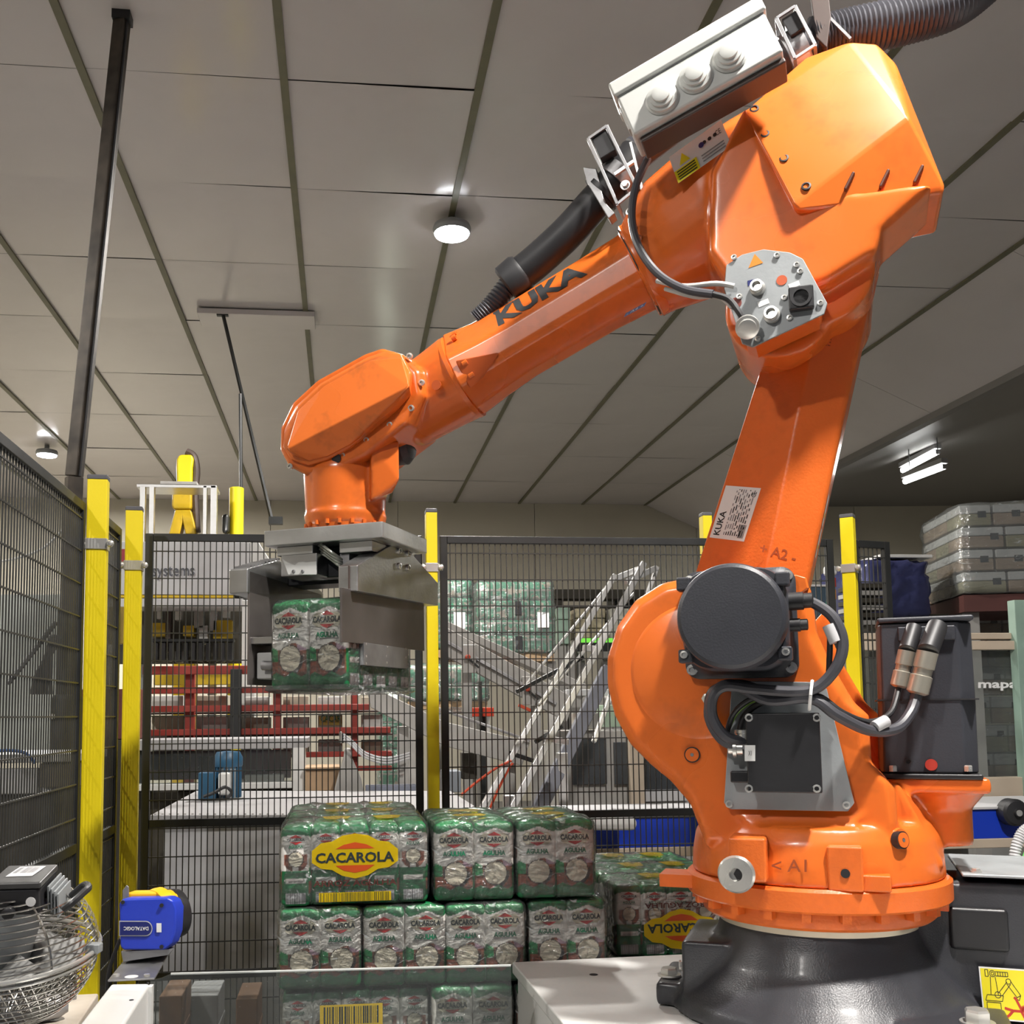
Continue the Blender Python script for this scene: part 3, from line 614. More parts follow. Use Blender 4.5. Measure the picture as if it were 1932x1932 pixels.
# cables
def cable(pts, r, m=RUBBER, name='cable', parent=rb, per=6):
    q = mb(); q.tube(spline([RL(*p) for p in pts], per), r, 10); return q.build(name, m, parent)
cable([(1410, 1400, -.25), (1370, 1390, -.27), (1345, 1355, -.28), (1345, 1315, -.285), (1368, 1295, -.285), (1420, 1300, -.285), (1500, 1305, -.29), (1545, 1295, -.29), (1580, 1255, -.29), (1590, 1210, -.285), (1572, 1165, -.28), (1535, 1138, -.27), (1510, 1135, -.27)], .0115, HOSEM)
cable([(1402, 1412, -.25), (1362, 1395, -.26), (1338, 1350, -.272), (1350, 1305, -.275), (1385, 1292, -.276), (1450, 1322, -.28), (1530, 1318, -.285), (1580, 1350, -.28), (1640, 1378, -.24), (1690, 1375, -.19), (1718, 1345, -.15), (1730, 1310, -.125)], .0115, HOSEM)
cable([(1395, 1395, -.245), (1352, 1385, -.255), (1334, 1340, -.262), (1345, 1300, -.266), (1400, 1288, -.268), (1470, 1312, -.275), (1540, 1312, -.28), (1590, 1345, -.27), (1640, 1362, -.22), (1680, 1345, -.16), (1696, 1297, -.105)], .0065)
cable([(1372, 1380, -.24), (1385, 1345, -.255), (1420, 1318, -.268), (1480, 1308, -.275), (1530, 1300, -.275), (1560, 1280, -.27), (1565, 1240, -.27), (1566, 1200, -.27)], .006)
cable([(1395, 1380, -.232), (1405, 1350, -.25), (1440, 1325, -.262), (1500, 1318, -.27), (1540, 1315, -.27)], .0065)
cable([(1374, 1378, -.238), (1388, 1348, -.25), (1415, 1325, -.262), (1440, 1318, -.266)], .004, mat('earth_green', (.16, .32, .03), .45), 'earth_wire')
cable([(1336, 1350, -.215), (1334, 1330, -.22), (1334, 1318, -.215)], .005, SAFEYEL, 'earth_lug')
q = mb(); p = RL(1335, 1318, -.205); q.lathe(p, (0, -1, .0), [(.012, 0), (.012, .012), (.008, .014)], 6); q.build('earth_bolt', CHROME, rb)
def sleeve(a, b, r, y0, y1, parent, nm='cable_tag'):
    pa, pb = RL(*a, y0), RL(*b, y1); q = mb(); q.cyl(pa, pb, r, n=14); q.build(nm, GREYPNL, parent)
sleeve((1563, 1180), (1577, 1212), .0128, -.283, -.286, rb); sleeve((1650, 1372), (1672, 1360), .0126, -.235, -.215, rb)
q = mb(); p = RL(1530, 1312, -.285); q.tube([p+Vector((.004*math.sin(a), -.024*math.cos(a), .03*math.sin(a))) for a in [6.2832*k/14 for k in range(15)]], .0035, 6); q.build('cable_tie', LABEL, rb)
# --- lower arm
def lowarm_section(z, xl, xr):
    w = xr-xl; ridge = -.084+(z-.98)*.232; yl = -.005+(ridge-xl)*.4645
    return [Vector((xl, yl, z)), Vector((xl+.004, yl+.015, z)), Vector((xl+w*.1, .17, z)), Vector((xr-.01, .17, z)), Vector((xr, .16, z)), Vector((xr, .03, z)), Vector((xr-.008, .02, z)), Vector((ridge, -.005, z))]
q = mb(); S_ = []
for z, xl, xr in ((.80, -.332, -.028), (.98, -.267, .017), (1.25, -.170, .083), (1.50, -.080, .145), (1.74, .007, .204)): S_.append(lowarm_section(z, xl, xr))
q.loft(S_); la = q.build('lower_arm', ORANGE, rb, bevel=.006, seg=3, bang=14)
nL = (S_[1][7]-S_[1][0]).cross(S_[2][0]-S_[1][0]).normalized(); pL = S_[1][0]
def on_left(u, v): return RPl(u, v, pL, nL)
o = on_left(1339, 1014); xe = on_left(1404, 1022)-o; ye = on_left(1370, 916)-o
q = mb(); poly(q, [(0, 0), (1, 0), (1, 1), (0, 1)], o, xe, ye, .0008)
lettering(q, 'KUKA', o+xe*.26+ye*.06, ye*.46, -xe*.18, .0014, .02, 1)
rnd = random.Random(3)
for k in range(9):
    x = .36+k*.062
    y = .08
    while y < .95:
        w = rnd.uniform(.03, .14); poly(q, [(x, y), (x+.028, y), (x+.028, min(.95, y+w)), (x, min(.95, y+w))], o, xe, ye, .0013, 1 if rnd.random() < .45 else 2); y += w+rnd.uniform(.02, .07)
bars(q, o, xe, ye, .78, .95, .05, .30, 5, 1, rnd, .0013)
lettering(q, 'CE', o+xe*.93+ye*.82, ye*.10, -xe*.12, .0014, .01, 1)
q.build('type_plate', [LABEL, INK, mat('grey_ink', (.25, .25, .26), .5)], la, smooth=0)
nR = (S_[1][6]-S_[1][7]).cross(S_[2][7]-S_[1][7]).normalized(); pR = S_[1][7]
MARK = MATS['orange_mark']
q = mb(); g = lambda u, v: RPl(u, v, pR, nR)
o = g(1432, 1043); lettering(q, '+ A2 -', o, g(1500, 1062)-o, g(1436, 1024)-o, .0008, .012); q.build('embossed_mark', MARK, la)
q = mb(); o = g(1533, 650); lettering(q, '- A3 +', o, g(1588, 656)-o, g(1536, 636)-o, .0008, .012); q.build('embossed_mark', MARK, la)
for v0, v1 in ((925, 985), (990, 1045)):
    q = mb(); xa = lambda z: .017+(z-.98)*.245+.0008
    za, zb = RL(1550, v1, 0).z, RL(1550, v0, 0).z
    q.add([(xa(za), .04, za), (xa(za), .08, za), (xa(zb), .08, zb), (xa(zb), .04, zb)], [(0, 1, 2, 3)]); q.add([(xa(za)+.0005, .045, za+.005), (xa(za)+.0005, .075, za+.005), (xa(za+.03)+.0005, .075, za+.03), (xa(za+.03)+.0005, .045, za+.03)], [(0, 1, 2, 3)], 1); q.build('side_sticker', [LABEL, SAFEYEL], la, smooth=0)
# --- arm housing with rear cover
AX = Vector((-.916, 0, -.401)); UPV = Vector((-.401, 0, .916))      # along the forearm, and across it
def ring_section(c, up, dn, dep, n=28, e=2.4, yb=None):
    o = []
    for i in range(n):
        a = 6.2832*i/n; ca, sa = math.cos(a), math.sin(a)
        s_ = abs(ca)**(2/e)*(1 if ca > 0 else -1); t_ = abs(sa)**(2/e)*(1 if sa > 0 else -1)
        o.append(c+UPV*(up if s_ > 0 else dn)*s_+Vector((0, 1, 0))*t_*(dep if t_ < 0 else (yb or dep)))
    return o
q = mb()
fc = Vector((-.36, .03, 1.785))
def back(k): return fc-AX*k
q.loft([ring_section(back(-.012), .105, .118, .115), ring_section(back(.03), .14, .122, .13), ring_section(back(.10), .185, .135, .15), ring_section(back(.20), .20, .15, .17), ring_section(back(.34), .20, .20, .18), ring_section(back(.46), .20, .22, .16)])
HO = [(1412, 250), (1462, 345), (1506, 420), (1640, 409), (1760, 394), (1665, 478), (1650, 520), (1560, 575), (1420, 620), (1345, 520), (1350, 370)]
H3 = RLs(HO, -.03); hc = RL(1500, 470, -.03)
q.loft([[p+(hc-p)*.05+Vector((0, -.132, 0)) for p in H3], [p+(hc-p)*.01+Vector((0, -.115, 0)) for p in H3], [p+Vector((0, .06, 0)) for p in H3], [p+(hc-p)*.15+Vector((0, .14, 0)) for p in H3]])
p = RL(1470, 565, -.12); q.cyl(p+Vector((0, .03, 0)), p+Vector((0, .33, 0)), .125, n=40)
q.cyl(Vector((.06, -.10, 1.66)), Vector((.06, .28, 1.66)), .125, n=40)
hd = q.build('arm_housing', ORANGE_SMOOTH, rb, remesh=.0065, relax=5)
q = mb()
NEAR = [(1497, 388, -.185), (1716, 222, -.150), (1783, 352, -.115), (1778, 366, -.11), (1520, 108, -.075), (1602, 78, -.07), (1655, 82, -.055), (1690, 118, -.06), (1402, 212, -.155), (1508, 398, -.18), (1445, 290, -.175)]
pts = [RL(u, v, y) for u, v, y in NEAR]; pts += [Vector((p.x, .09, p.z)) for p in pts[2:]]
q.hull(pts); cov = q.build('rear_cover', ORANGE_SMOOTH, rb, bevel=.016, seg=4, bang=12)
for u, v, y in ((1423, 205, -.153), (1443, 252, -.166), (1479, 298, -.176), (1521, 351, -.183)):
    p = RL(u, v, y); q = mb(); q.lathe(p+Vector((0, .006, 0)), (0, -1, .3), [(.0105, 0), (.0105, .005), (.007, .0055), (.006, 0)], 20); q.build('screw_recess', INK, cov)
for u, v, y in ((1602, 345, -.152), (1668, 340, -.139), (1732, 332, -.126)):
    a = RL(u-8, v+16, y-.012); b = RL(u+9, v-18, y-.012); q = mb(); q.bar(a, b, .007, .02, up=(0, 1, 0)); q.build('vent_slot', mat('slot_shade', (.10, .025, .01), .6), cov, bevel=.003)
# housing sticker
o = RL(1281, 349, -.152); xe = RL(1381, 278, -.152)-o; ye = RL(1263, 300, -.138)-o
q = mb(); poly(q, [(0, 0), (1, 0), (1, 1), (0, 1)], o, xe, ye, .006, 0); poly(q, [(.0, .0), (.42, .0), (.42, .42), (.0, .42)], o, xe, ye, .0066, 1); poly(q, [(.12, .5), (.32, .5), (.22, .85)], o, xe, ye, .0066, 1)
for k in range(4): poly(q, [(.04, .06+k*.09), (.38, .06+k*.09), (.38, .10+k*.09), (.04, .10+k*.09)], o, xe, ye, .007, 2)
for k in range(3): poly(q, ring2(.62+k*.1, .68, .035, 10, 1.9)[:-1], o, xe, ye, .0066, 2)
poly(q, ring2(.56, .66, .05, 12, 1.9)[:-1], o, xe, ye, .007, 3); lettering(q, 'CE', o+xe*.83+ye*.6, xe*.1, ye*.18, .007, 0, 2)
for k in range(3): poly(q, [(.5, .1+k*.1), (.92, .1+k*.1), (.92, .14+k*.1), (.5, .14+k*.1)], o, xe, ye, .0066, 4)
q.build('safety_sticker', [LABEL, SAFEYEL, INK, NAVY, MATS['grey_ink']], hd, smooth=0)
# --- connector plate on the elbow
cp = [(1400, 480), (1440, 470), (1490, 476), (1515, 488), (1561, 572), (1555, 592), (1420, 655), (1400, 648), (1385, 600), (1366, 545), (1370, 500)]
CPY = -.20
cpo = mb().prism(RLs(cp, CPY), (0, .006, 0)).build('connector_plate', ALUM_MATT, rb, bevel=.0015, seg=1)
mb().prism([p+Vector((0, .006, 0))+(RL(1460, 565, CPY)-p)*.1 for p in RLs(cp, CPY)], (0, .10, 0)).build('plate_standoff', ORANGE, cpo)
p = RL(1512, 567, CPY); q = mb(); q.bx(p.x-.026, p.x+.026, CPY-.022, CPY, p.z-.026, p.z+.026); k = q.build('square_socket', BLACKP, cpo, bevel=.004)
mb().lathe(p+Vector((0, -.022, 0)), (0, -1, 0), [(.022, 0), (.022, .004), (.016, .004), (.015, .0), (0, 0)], 24).build('socket_rim', RUBBER, k)
for u, v, r in ((1430, 545, .0135), (1457, 596, .0145)):
    p = RL(u, v, CPY); q = mb(); q.lathe(p, (-.1, -1, .05), [(r*1.25, 0), (r*1.25, .008), (r, .009), (r, .022), (r*.7, .022), (r*.65, .012), (0, .012)], 20); q.build('round_socket', CHROME, cpo)
p = RL(1410, 612, CPY); q = mb(); q.lathe(p, (.05, -.8, -.5), [(.022, 0), (.022, .02), (.026, .022), (.026, .034), (.02, .036), (.02, .05), (.014, .052)], 20); q.build('cable_gland', CHROME, cpo)
p = RL(1388, 572, CPY); mb().lathe(p, (0, -1, 0), [(.013, 0), (.013, .001), (0, .001)], 20).build('knockout', mat('dark_red', (.18, .03, .02), .5), cpo)
p = RL(1475, 529, CPY); mb().lathe(p, (0, -1, 0), [(.0115, 0), (.0115, .0012), (0, .0012)], 20).build('round_warning', mat('orange_red', (.55, .10, .03), .5), cpo)
for u, v in ((1385, 486), (1466, 482), (1503, 500), (1510, 512), (1548, 572), (1395, 560), (1430, 640), (1490, 600), (1480, 562)): capscrew(cpo, RL(u, v, CPY), r=.0065, h=.006)
q = mb(); o = RL(1411, 540, CPY); poly(q, [(0, 0), (1, 0), (1, 1), (0, 1)], o, RL(1428, 536, CPY)-o, RL(1410, 530, CPY)-o, .0008, 0)
for u, v in ((1432, 580), (1490, 546)): o = RL(u, v, CPY); poly(q, [(0, 0), (1, 0), (1, 1), (0, 1)], o, RL(u+20, v-8, CPY)-o, RL(u-3, v-9, CPY)-o, .0008, 1)
o = RL(1412, 506, CPY); poly(q, [(0, 0), (1, 0), (.5, 1)], o, RL(1440, 496, CPY)-o, RL(1410, 484, CPY)-o, .0008, 2); q.build('stickers', [NAVY, LABEL, mat('orange_sticker', (.75, .25, .02), .5)], cpo, smooth=0)
# --- forearm
def fsec(k, up, dn, dep, sharp=1.0):
    "section of the forearm at distance k along it"
    P = [(1.0, .10), (.95, .25), (.14, .96), (.03, 1.0), (-.50, .97), (-.65, .90), (-.95, .40), (-1.0, .25)]
    P = P+[(a, -b) for a, b in reversed(P)]
    c = fc+UPV*.008+AX*k; return [c+UPV*(a*(up if a > 0 else dn))+Vector((0, -b*dep, 0)) for a, b in P]
TIP = .535
q = mb(); q.loft([fsec(-.03, .112, .112, .105), fsec(.02, .106, .106, .102), fsec(.12, .105, .100, .098), fsec(.36, .105, .100, .098), fsec(.45, .108, .108, .105), fsec(TIP, .122, .118, .118)])
fa = q.build('forearm', ORANGE_SMOOTH, rb, bevel=.007, seg=3, bang=14)
q = mb(); q.lathe(fc+AX*-.02, AX, [(.124, 0), (.126, .006), (.126, .022), (.118, .026)], 48); q.build('forearm_flange', ORANGE_SMOOTH, rb, smooth=30)
q = mb(); q.lathe(fc+AX*.006, AX, [(.119, 0), (.119, .003)], 48); q.build('flange_gap', RUBBER, fa)
for k in range(14):
    a = 6.2832*k/14; p = fc+AX*-.021+UPV*math.cos(a)*.118+Vector((0, -math.sin(a)*.118, 0)); capscrew(fa, p, -AX, r=.008, h=.012, m=ORANGE_SMOOTH)
sA = fsec(.12, .105, .100, .098); sB = fsec(.36, .105, .100, .098)
pF = sA[1]; nF = (sA[2]-sA[1]).cross(sB[1]-sA[1]).normalized(); gF = lambda u, v: RPl(u, v, pF, nF)
q = mb(); o = gF(941, 617); xe = gF(1109, 518)-o; ye = gF(930, 591)-o
n_ = xe.cross(ye).normalized(); lettering(q, 'KUKA', o, xe, ye, .0012 if n_.y < 0 else -.0012, .05); q.build('maker_letters', DARKGREYINK, fa)
pS = sA[3]; nS = (sA[4]-sA[3]).cross(sB[3]-sA[3]).normalized(); gS = lambda u, v: RPl(u, v, pS, nS)
q = mb(); o = gS(1177, 599); xe = gS(1216, 578)-o; ye = gS(1181, 591)-o; poly(q, [(0, 0), (1, 0), (1, 1), (0, 1)], o, xe, ye, .0012, 0); lettering(q, '- A4 +', o+xe*.1+ye*.2, xe*.8, ye*.6, .0016, 0, 1); q.build('axis_plate', [NAVY, GREYPNL], fa, smooth=0)
# pockets for the flange bolts at the forearm tip
q = mb(); c = fc+AX*.47; q.hull([c+UPV*(-.02)+Vector((0, -.113, 0)), c+UPV*(-.075)+Vector((0, -.095, 0)), c+AX*.045+UPV*-.005+Vector((0, -.125, 0)), c+AX*.045+UPV*-.085+Vector((0, -.098, 0)), c-AX*.07+UPV*-.04+Vector((0, -.104, 0)), c+UPV*-.04+Vector((0, -.08, 0)), c+AX*.045+UPV*-.04+Vector((0, -.08, 0))])
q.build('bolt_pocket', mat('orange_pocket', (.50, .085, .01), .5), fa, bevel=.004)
for d in (-.022, -.055): capscrew(fa, c+AX*.03+UPV*d+Vector((0, -.112+(.012 if d < -.04 else 0), 0)), -AX, r=.009, h=.014, m=ORANGE_SMOOTH)
for d in (.075, .098): capscrew(fa, c+AX*.035+UPV*d+Vector((0, -.075+(.03 if d > .09 else 0), 0)), -AX, r=.008, h=.012, m=ORANGE_SMOOTH)
# --- wrist
q = mb()
w0 = fc+AX*TIP
def wc(k, du): return fc+AX*k+UPV*du
q.loft([ring_section(wc(TIP+.003, .0), .118, .116, .116, e=2.2), ring_section(wc(TIP+.05, .0), .112, .112, .112, e=2.2), ring_section(wc(TIP+.10, .005), .10, .115, .11, e=2.2), ring_section(wc(TIP+.18, .012), .085, .12, .10, e=2.2), ring_section(wc(TIP+.22, .012), .07, .10, .08, e=2.2)])
WY = -.115
ST = [(760, 668), (722, 657), (690, 668), (600, 718), (552, 762), (530, 808), (529, 850), (545, 880), (580, 898), (625, 893), (690, 862), (770, 800), (800, 745), (795, 700)]
s3 = RLs(ST, WY+.02); sc = RL(660, 780, WY+.02)
q.loft([[p+(sc-p)*.05+Vector((0, -.012, 0)) for p in s3], s3, [p+Vector((0, .19, 0)) for p in s3], [p+(sc-p)*.06+Vector((0, .21, 0)) for p in s3]])
wr = q.build('wrist', ORANGE_SMOOTH, rb, remesh=.005, relax=4)
q = mb(); q.lathe(fc+AX*(TIP-.002), AX, [(.112, 0), (.1185, .001), (.1185, .012), (.114, .014)], 48); q.build('wrist_ring', ORANGE_SMOOTH, rb, smooth=30)
CV = [(758, 668), (725, 664), (695, 674), (605, 724), (558, 768), (537, 812), (535, 845), (550, 868), (582, 878), (618, 868), (660, 845), (745, 775), (772, 745), (776, 705)]
c3 = [RL(u, v, WY-.0) for u, v in CV]; cm = RL(655, 772, WY)
ridge = lambda p: p+(cm-p)*.10
q = mb(); q.loft([[p+Vector((0, .012, 0)) for p in c3], [p+Vector((0, -.004, 0)) for p in c3], [p+(cm-p)*.10+Vector((0, -.012, 0)) for p in c3]], caps=True)
wcov = q.build('wrist_cover', ORANGE_WRIST, rb, bevel=.004)
qa = [RL(u, v, WY-.013) for u, v in ((545, 835), (562, 775), (610, 730), (700, 680), (757, 675), (770, 700))]
qb = [RL(u, v, WY-.042) for u, v in ((540, 848), (772, 728))]
q = mb(); low = [RL(u, v, WY-.013) for u, v in ((770, 742), (742, 772), (660, 838), (618, 860), (582, 869), (556, 860))]
q.hull(qa+qb+low+[p+Vector((0, .02, 0)) for p in qa+low]); q.build('cover_facets', ORANGE_WRIST, wcov, bevel=.006, seg=3, bang=8)
for u, v in ((600, 890), (647, 860), (692, 831), (736, 802), (776, 770), (796, 722), (773, 672), (548, 880)): capscrew(wr, RL(u, v, WY+.012), (0, -1, -.15), r=.0085, h=.006)
p = RL(635, 865, WY+.006); mb().lathe(p, (0, -1, -.2), [(.013, 0), (.013, .003), (0, .003)], 20).build('bolt_recess', INK, wr)
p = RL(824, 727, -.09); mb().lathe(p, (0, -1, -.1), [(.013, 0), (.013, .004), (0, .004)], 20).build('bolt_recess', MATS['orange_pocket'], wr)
# hand below the wrist
hx = RL(652, 960, 0).x; hb = RL(722, 983, -.14).z+.008
q = mb(); ht = RL(652, 850, 0).z; 
q.lathe((hx, 0, hb), (0, 0, 1), [(.085, 0), (.10, .003), (.108, .012), (.112, .03), (.114, .04), (.110, .05), (.112, .09), (.116, .16), (.10, .22)], 48)
q.hull([RL(752, 832, -.06), RL(753, 905, -.06), RL(740, 930, -.05), RL(700, 945, -.07), RL(700, 835, -.09), RL(752, 832, .08), RL(753, 905, .08), RL(740, 930, .08), RL(680, 840, .1), RL(700, 945, .1)])
hand = q.build('hand', ORANGE_SMOOTH, rb, remesh=.005, relax=4)
q = mb(); q.lathe((hx, 0, hb-.006), (0, 0, 1), [(.07, 0), (.098, 0), (.104, .004), (.106, .018), (.09, .02)], 48); q.build('tool_flange', ORANGE_SMOOTH, rb, smooth=30)
for k in range(20):
    a = 6.2832*k/20; mbb = mb(); mbb.lathe((hx+.1085*math.cos(a), .108*math.sin(a), hb+.005), (0, 0, 1), [(.006, 0), (.006, .012)], 8); mbb.build('flange_bolt', ORANGE_SMOOTH, hand) if math.sin(a) < .3 else None
q = mb(); p = RL(770, 842, .03); q.lathe(p+Vector((-.06, 0, 0)), (1, 0, .0), [(.045, 0), (.05, .02), (.05, .055), (.035, .07), (.012, .074)], 28); q.build('wrist_motor', BLACKM, rb)
# --- energy supply hose, brackets, grey terminal box on top of the arm
hose_pts = [(900, 605, .02), (930, 575, .02), (965, 530, .02), (1010, 495, .02), (1070, 440, .02), (1120, 385, .02), (1165, 335, .02), (1200, 290, .03), (1300, 215, .05), (1400, 150, .05), (1490, 105, .03), (1530, 80, .03), (1600, 62, .05), (1700, 40, .08), (1790, 12, .12), (1850, -30, .18), (1900, -80, .26)]
HP = [RL(*p) for p in hose_pts]
q = mb(); q.tube(spline(HP[0:3], 16), .026, 14, ribs=1, rib=.004); q.build('inner_hose', HOSEM, rb)
q = mb(); q.tube(spline(HP[2:8], 6), .045, 18); q.build('hose_sleeve', RUBBER, rb)
q = mb(); pp = HP[2]; dd = (HP[4]-HP[2]).normalized(); q.lathe(pp-dd*.02, dd, [(.045, 0), (.053, .006), (.053, .05), (.047, .06)], 24); q.build('sleeve_collar', RUBBER, rb)
q = mb(); q.tube(spline(HP[7:12], 6), .045, 18); q.build('hose_middle', HOSEM, rb)
hp2 = spline(HP[11:], 22); q = mb(); q.tube(hp2, .052, 18, ribs=1, rib=.0045); q.build('corrugated_hose', HOSEM, rb)
def hose_clamp(p, d, r, yo=0, w=.035, m=STEELD):
    d = Vector(d).normalized(); q = mb(); q.lathe(Vector(p)-d*w/2, d, [(r, 0), (r+.008, 0), (r+.008, w), (r, w)], 28); q.build('hose_clamp', m, rb)
hose_clamp(HP[6], HP[7]-HP[5], .046, m=STEELD); hose_clamp(RL(1135, 365, .02), HP[6]-HP[5], .046, w=.012, m=BLACKP)
def bracket(corners, y0, y1, th=.006):
    c = RLs(corners, y0); q = mb()
    for a, b in zip(c, c[1:]+c[:1]): q.bar(a, b, .008, th, up=(0, 1, 0)); q.bar(a+Vector((0, y1-y0, 0)), b+Vector((0, y1-y0, 0)), .008, th, up=(0, 1, 0)); q.bar(a, a+Vector((0, y1-y0, 0)), .008, .008)
    k = q.build('hose_bracket', STEELD, rb, bevel=.001, seg=1)
    return k
b1 = bracket([(1110, 262), (1145, 238), (1202, 355), (1165, 385)], -.06, .10); 
q = mb(); c = RLs([(1114, 258), (1142, 242), (1162, 282), (1132, 300)], -.055); q.prism(c, (0, .03, 0)); q.build('rubber_block', BLACKP, b1, bevel=.003)
q = mb(); q.bar(RL(1160, 330, -.055), RL(1196, 305, -.055), .008, .01, up=(0, 1, 0)); q.bar(RL(1190, 270, -.055), RL(1215, 370, -.055), .006, .012, up=(0, 1, 0)); q.build('cross_strap', STEEL, b1)
q = mb(); q.prism(RLs([(1100, 315), (1125, 318), (1140, 380), (1160, 402), (1148, 412), (1108, 345)], -.03), (0, .04, 0)); q.build('tab', STEELD, b1, bevel=.002)
hexbolt(b1, RL(1180, 350, -.065), (0, -1, 0), r=.009, h=.012, m=STEEL)
b2 = bracket([(1465, 35), (1500, 12), (1538, 85), (1500, 110)], -.04, .12)
q = mb(); c = RLs([(1474, 36), (1503, 18), (1520, 50), (1492, 68)], -.035); q.prism(c, (0, .03, 0)); q.build('rubber_block', BLACKP, b2, bevel=.003)
q = mb(); q.prism(RLs([(1525, -40), (1560, -40), (1568, 30), (1560, 90), (1540, 70)], -.02), (0, .03, 0)); q.build('strap', BROWNMETAL, b2, bevel=.002)
q = mb(); q.bar(RL(1560, 30, -.01), RL(1605, 75, -.01), .006, .012, up=(0, 1, 0)); q.build('clip', STEELD, b2)
hose_clamp(RL(1500, 100, .03), HP[11]-HP[10], .047, w=.05, m=STEELD)
# grey terminal box
BY = -.30
gx = (RL(1478, 95, BY)-RL(1195, 255, BY)); gz = (RL(1150, 158, BY)-RL(1195, 255, BY)); o = RL(1195, 255, BY)
ex = gx.normalized(); ez = (gz-ex*gz.dot(ex)).normalized(); ey = Vector((0, 1, 0)); L = gx.length; Hh = gz.length
def gb(x0, x1, y0, y1, z0, z1): return [o+ex*x+ey*y+ez*z for z in (z0, z1) for x, y in ((x0, y0), (x1, y0), (x1, y1), (x0, y1))]
BF = [(0, 3, 2, 1), (4, 5, 6, 7), (0, 1, 5, 4), (1, 2, 6, 5), (2, 3, 7, 6), (3, 0, 4, 7)]
tb = mb().add(gb(0, L, 0, .105, 0, Hh*.72), BF).build('terminal_box', GREYBOX, rb, bevel=.006, seg=3)
mb().add(gb(-.006, L+.006, -.006, .111, Hh*.74, Hh), BF).build('lid', GREYBOX, tb, bevel=.006, seg=3)
mb().add(gb(0.002, L-.002, .002, .103, Hh*.72, Hh*.74), BF).build('gasket', MATS['grey_ink'], tb)
for u, v in ((1250, 187), (1313, 147), (1377, 107)):
    p = RL(u, v, BY); q = mb(); q.lathe(p, (0, -1, 0), [(.036, 0), (.038, .003), (.034, .006), (.034, .012), (.027, .014), (.027, .020), (.020, .022), (.020, .028), (.012, .030)], 32); q.build('grommet', GREYBOX, tb, smooth=30)
q = mb(); q.add(gb(.01, L, .02, .10, -.014, -.001), BF); q.build('box_bracket', BROWNMETAL, rb, bevel=.004)
q = mb(); q.add(gb(-.004, .004, .02, .05, .03, .09), BF); q.build('latch', OFFWHITE, tb)
# loop of cable in front of the arm housing
cable([(1222, 300, -.12), (1200, 350, -.15), (1192, 410, -.17), (1205, 465, -.19), (1240, 515, -.205), (1290, 545, -.215), (1345, 555, -.22)], .0095, HOSEM)
cable([(1345, 555, -.22), (1375, 565, -.22), (1395, 590, -.225), (1408, 610, -.22)], .007)
cable([(1240, 530, -.16), (1290, 540, -.2), (1350, 535, -.215), (1385, 540, -.21)], .006, OFFWHITE, 'white_cable')
cable([(1255, 545, -.17), (1310, 560, -.2), (1355, 560, -.215), (1380, 580, -.21)], .005, OFFWHITE, 'white_cable')
for k, (u, v) in enumerate(((1190, 400), (1196, 430), (1205, 450))): capscrew(hd, RL(u, v, -.10), (-.5, -.8, 0), r=.009, h=.01)
# ---------------------------------------------------------------- robot pedestal
pt = thing('robot_pedestal', 'white painted steel pedestal carrying the black robot base', 'pedestal', (1.05, 2.2, 0), math.radians(2))
pz = Z0-.004
cs = [atz(966, 1815, pz), atz(1290, 1803, pz)]
pw = Vector((1.05, 2.2, 0)); rot = Matrix.Rotation(-math.radians(2), 3, 'Z')
c0 = rot @ (cs[0]-pw)
mb().bx(c0.x, 1.35, -1.0, c0.y, pz-.03, pz).build('top_plate', WHITE, pt, bevel=.004, seg=2)
mb().bx(c0.x+.012, 1.33, -.98, c0.y-.012, .02, pz-.03).build('body', WHITE, pt, bevel=.004)
for u, v in ((1120, 1839),):
    p = rot @ (atz(u, v, pz)-pw); mb().lathe(p, (0, 0, 1), [(.011, -.001), (.011, .0008), (0, .0008)], 20).build('bolt_hole', INK, pt)
mb().bx(c0.x-.02, 1.4, -1.02, c0.y+.02, 0, .02).build('foot_plate', WHITE, pt)

# ---------------------------------------------------------------- rice bags and packs
BW, BD, BH = .108, .0775, .212
G_ = (.010, .15, .05); G2 = (.012, .26, .075); WH = (.83, .80, .75); RICE = (.78, .71, .56); BRN = (.17, .075, .045); TER = (.27, .075, .04); DRK = (.022, .016, .015); PINK = (.50, .33, .42); BARC = (.72, .72, .74)
def front_col(a, t):
    "a across -0.5..0.5, t up 0..1 on the wide front of a bag"
    wob = .012*math.sin(a*9+1)
    if t > .865+.02*math.cos(a*6.2)+wob: return G_ if t < .93 else G2
    bx, bz = .03, .335; dx = (a-bx)*BW; dz = (t-bz)*BH; r = math.hypot(dx, dz)/BW
    if r < .30:
        if r > .278: return DRK
        n = noise.noise((a*70, t*120, 3)); k = 1+.22*n; return tuple(c*k for c in RICE)
    if t < .16+.02*math.sin(a*14): return G_
    if r < .36 and a > .0 and t < .36: return DRK
    lim = .47+.035*math.sin(a*8+.5)
    if t < lim:
        if a < -.30: return G2 if t > .30 else TER
        if a > .22:
            return PINK if t > .42 else (TER if noise.noise((a*9, t*16, 1)) > .05 else BRN)
        return BRN if noise.noise((a*8, t*14, 2)) > -.15 else TER
    return WH
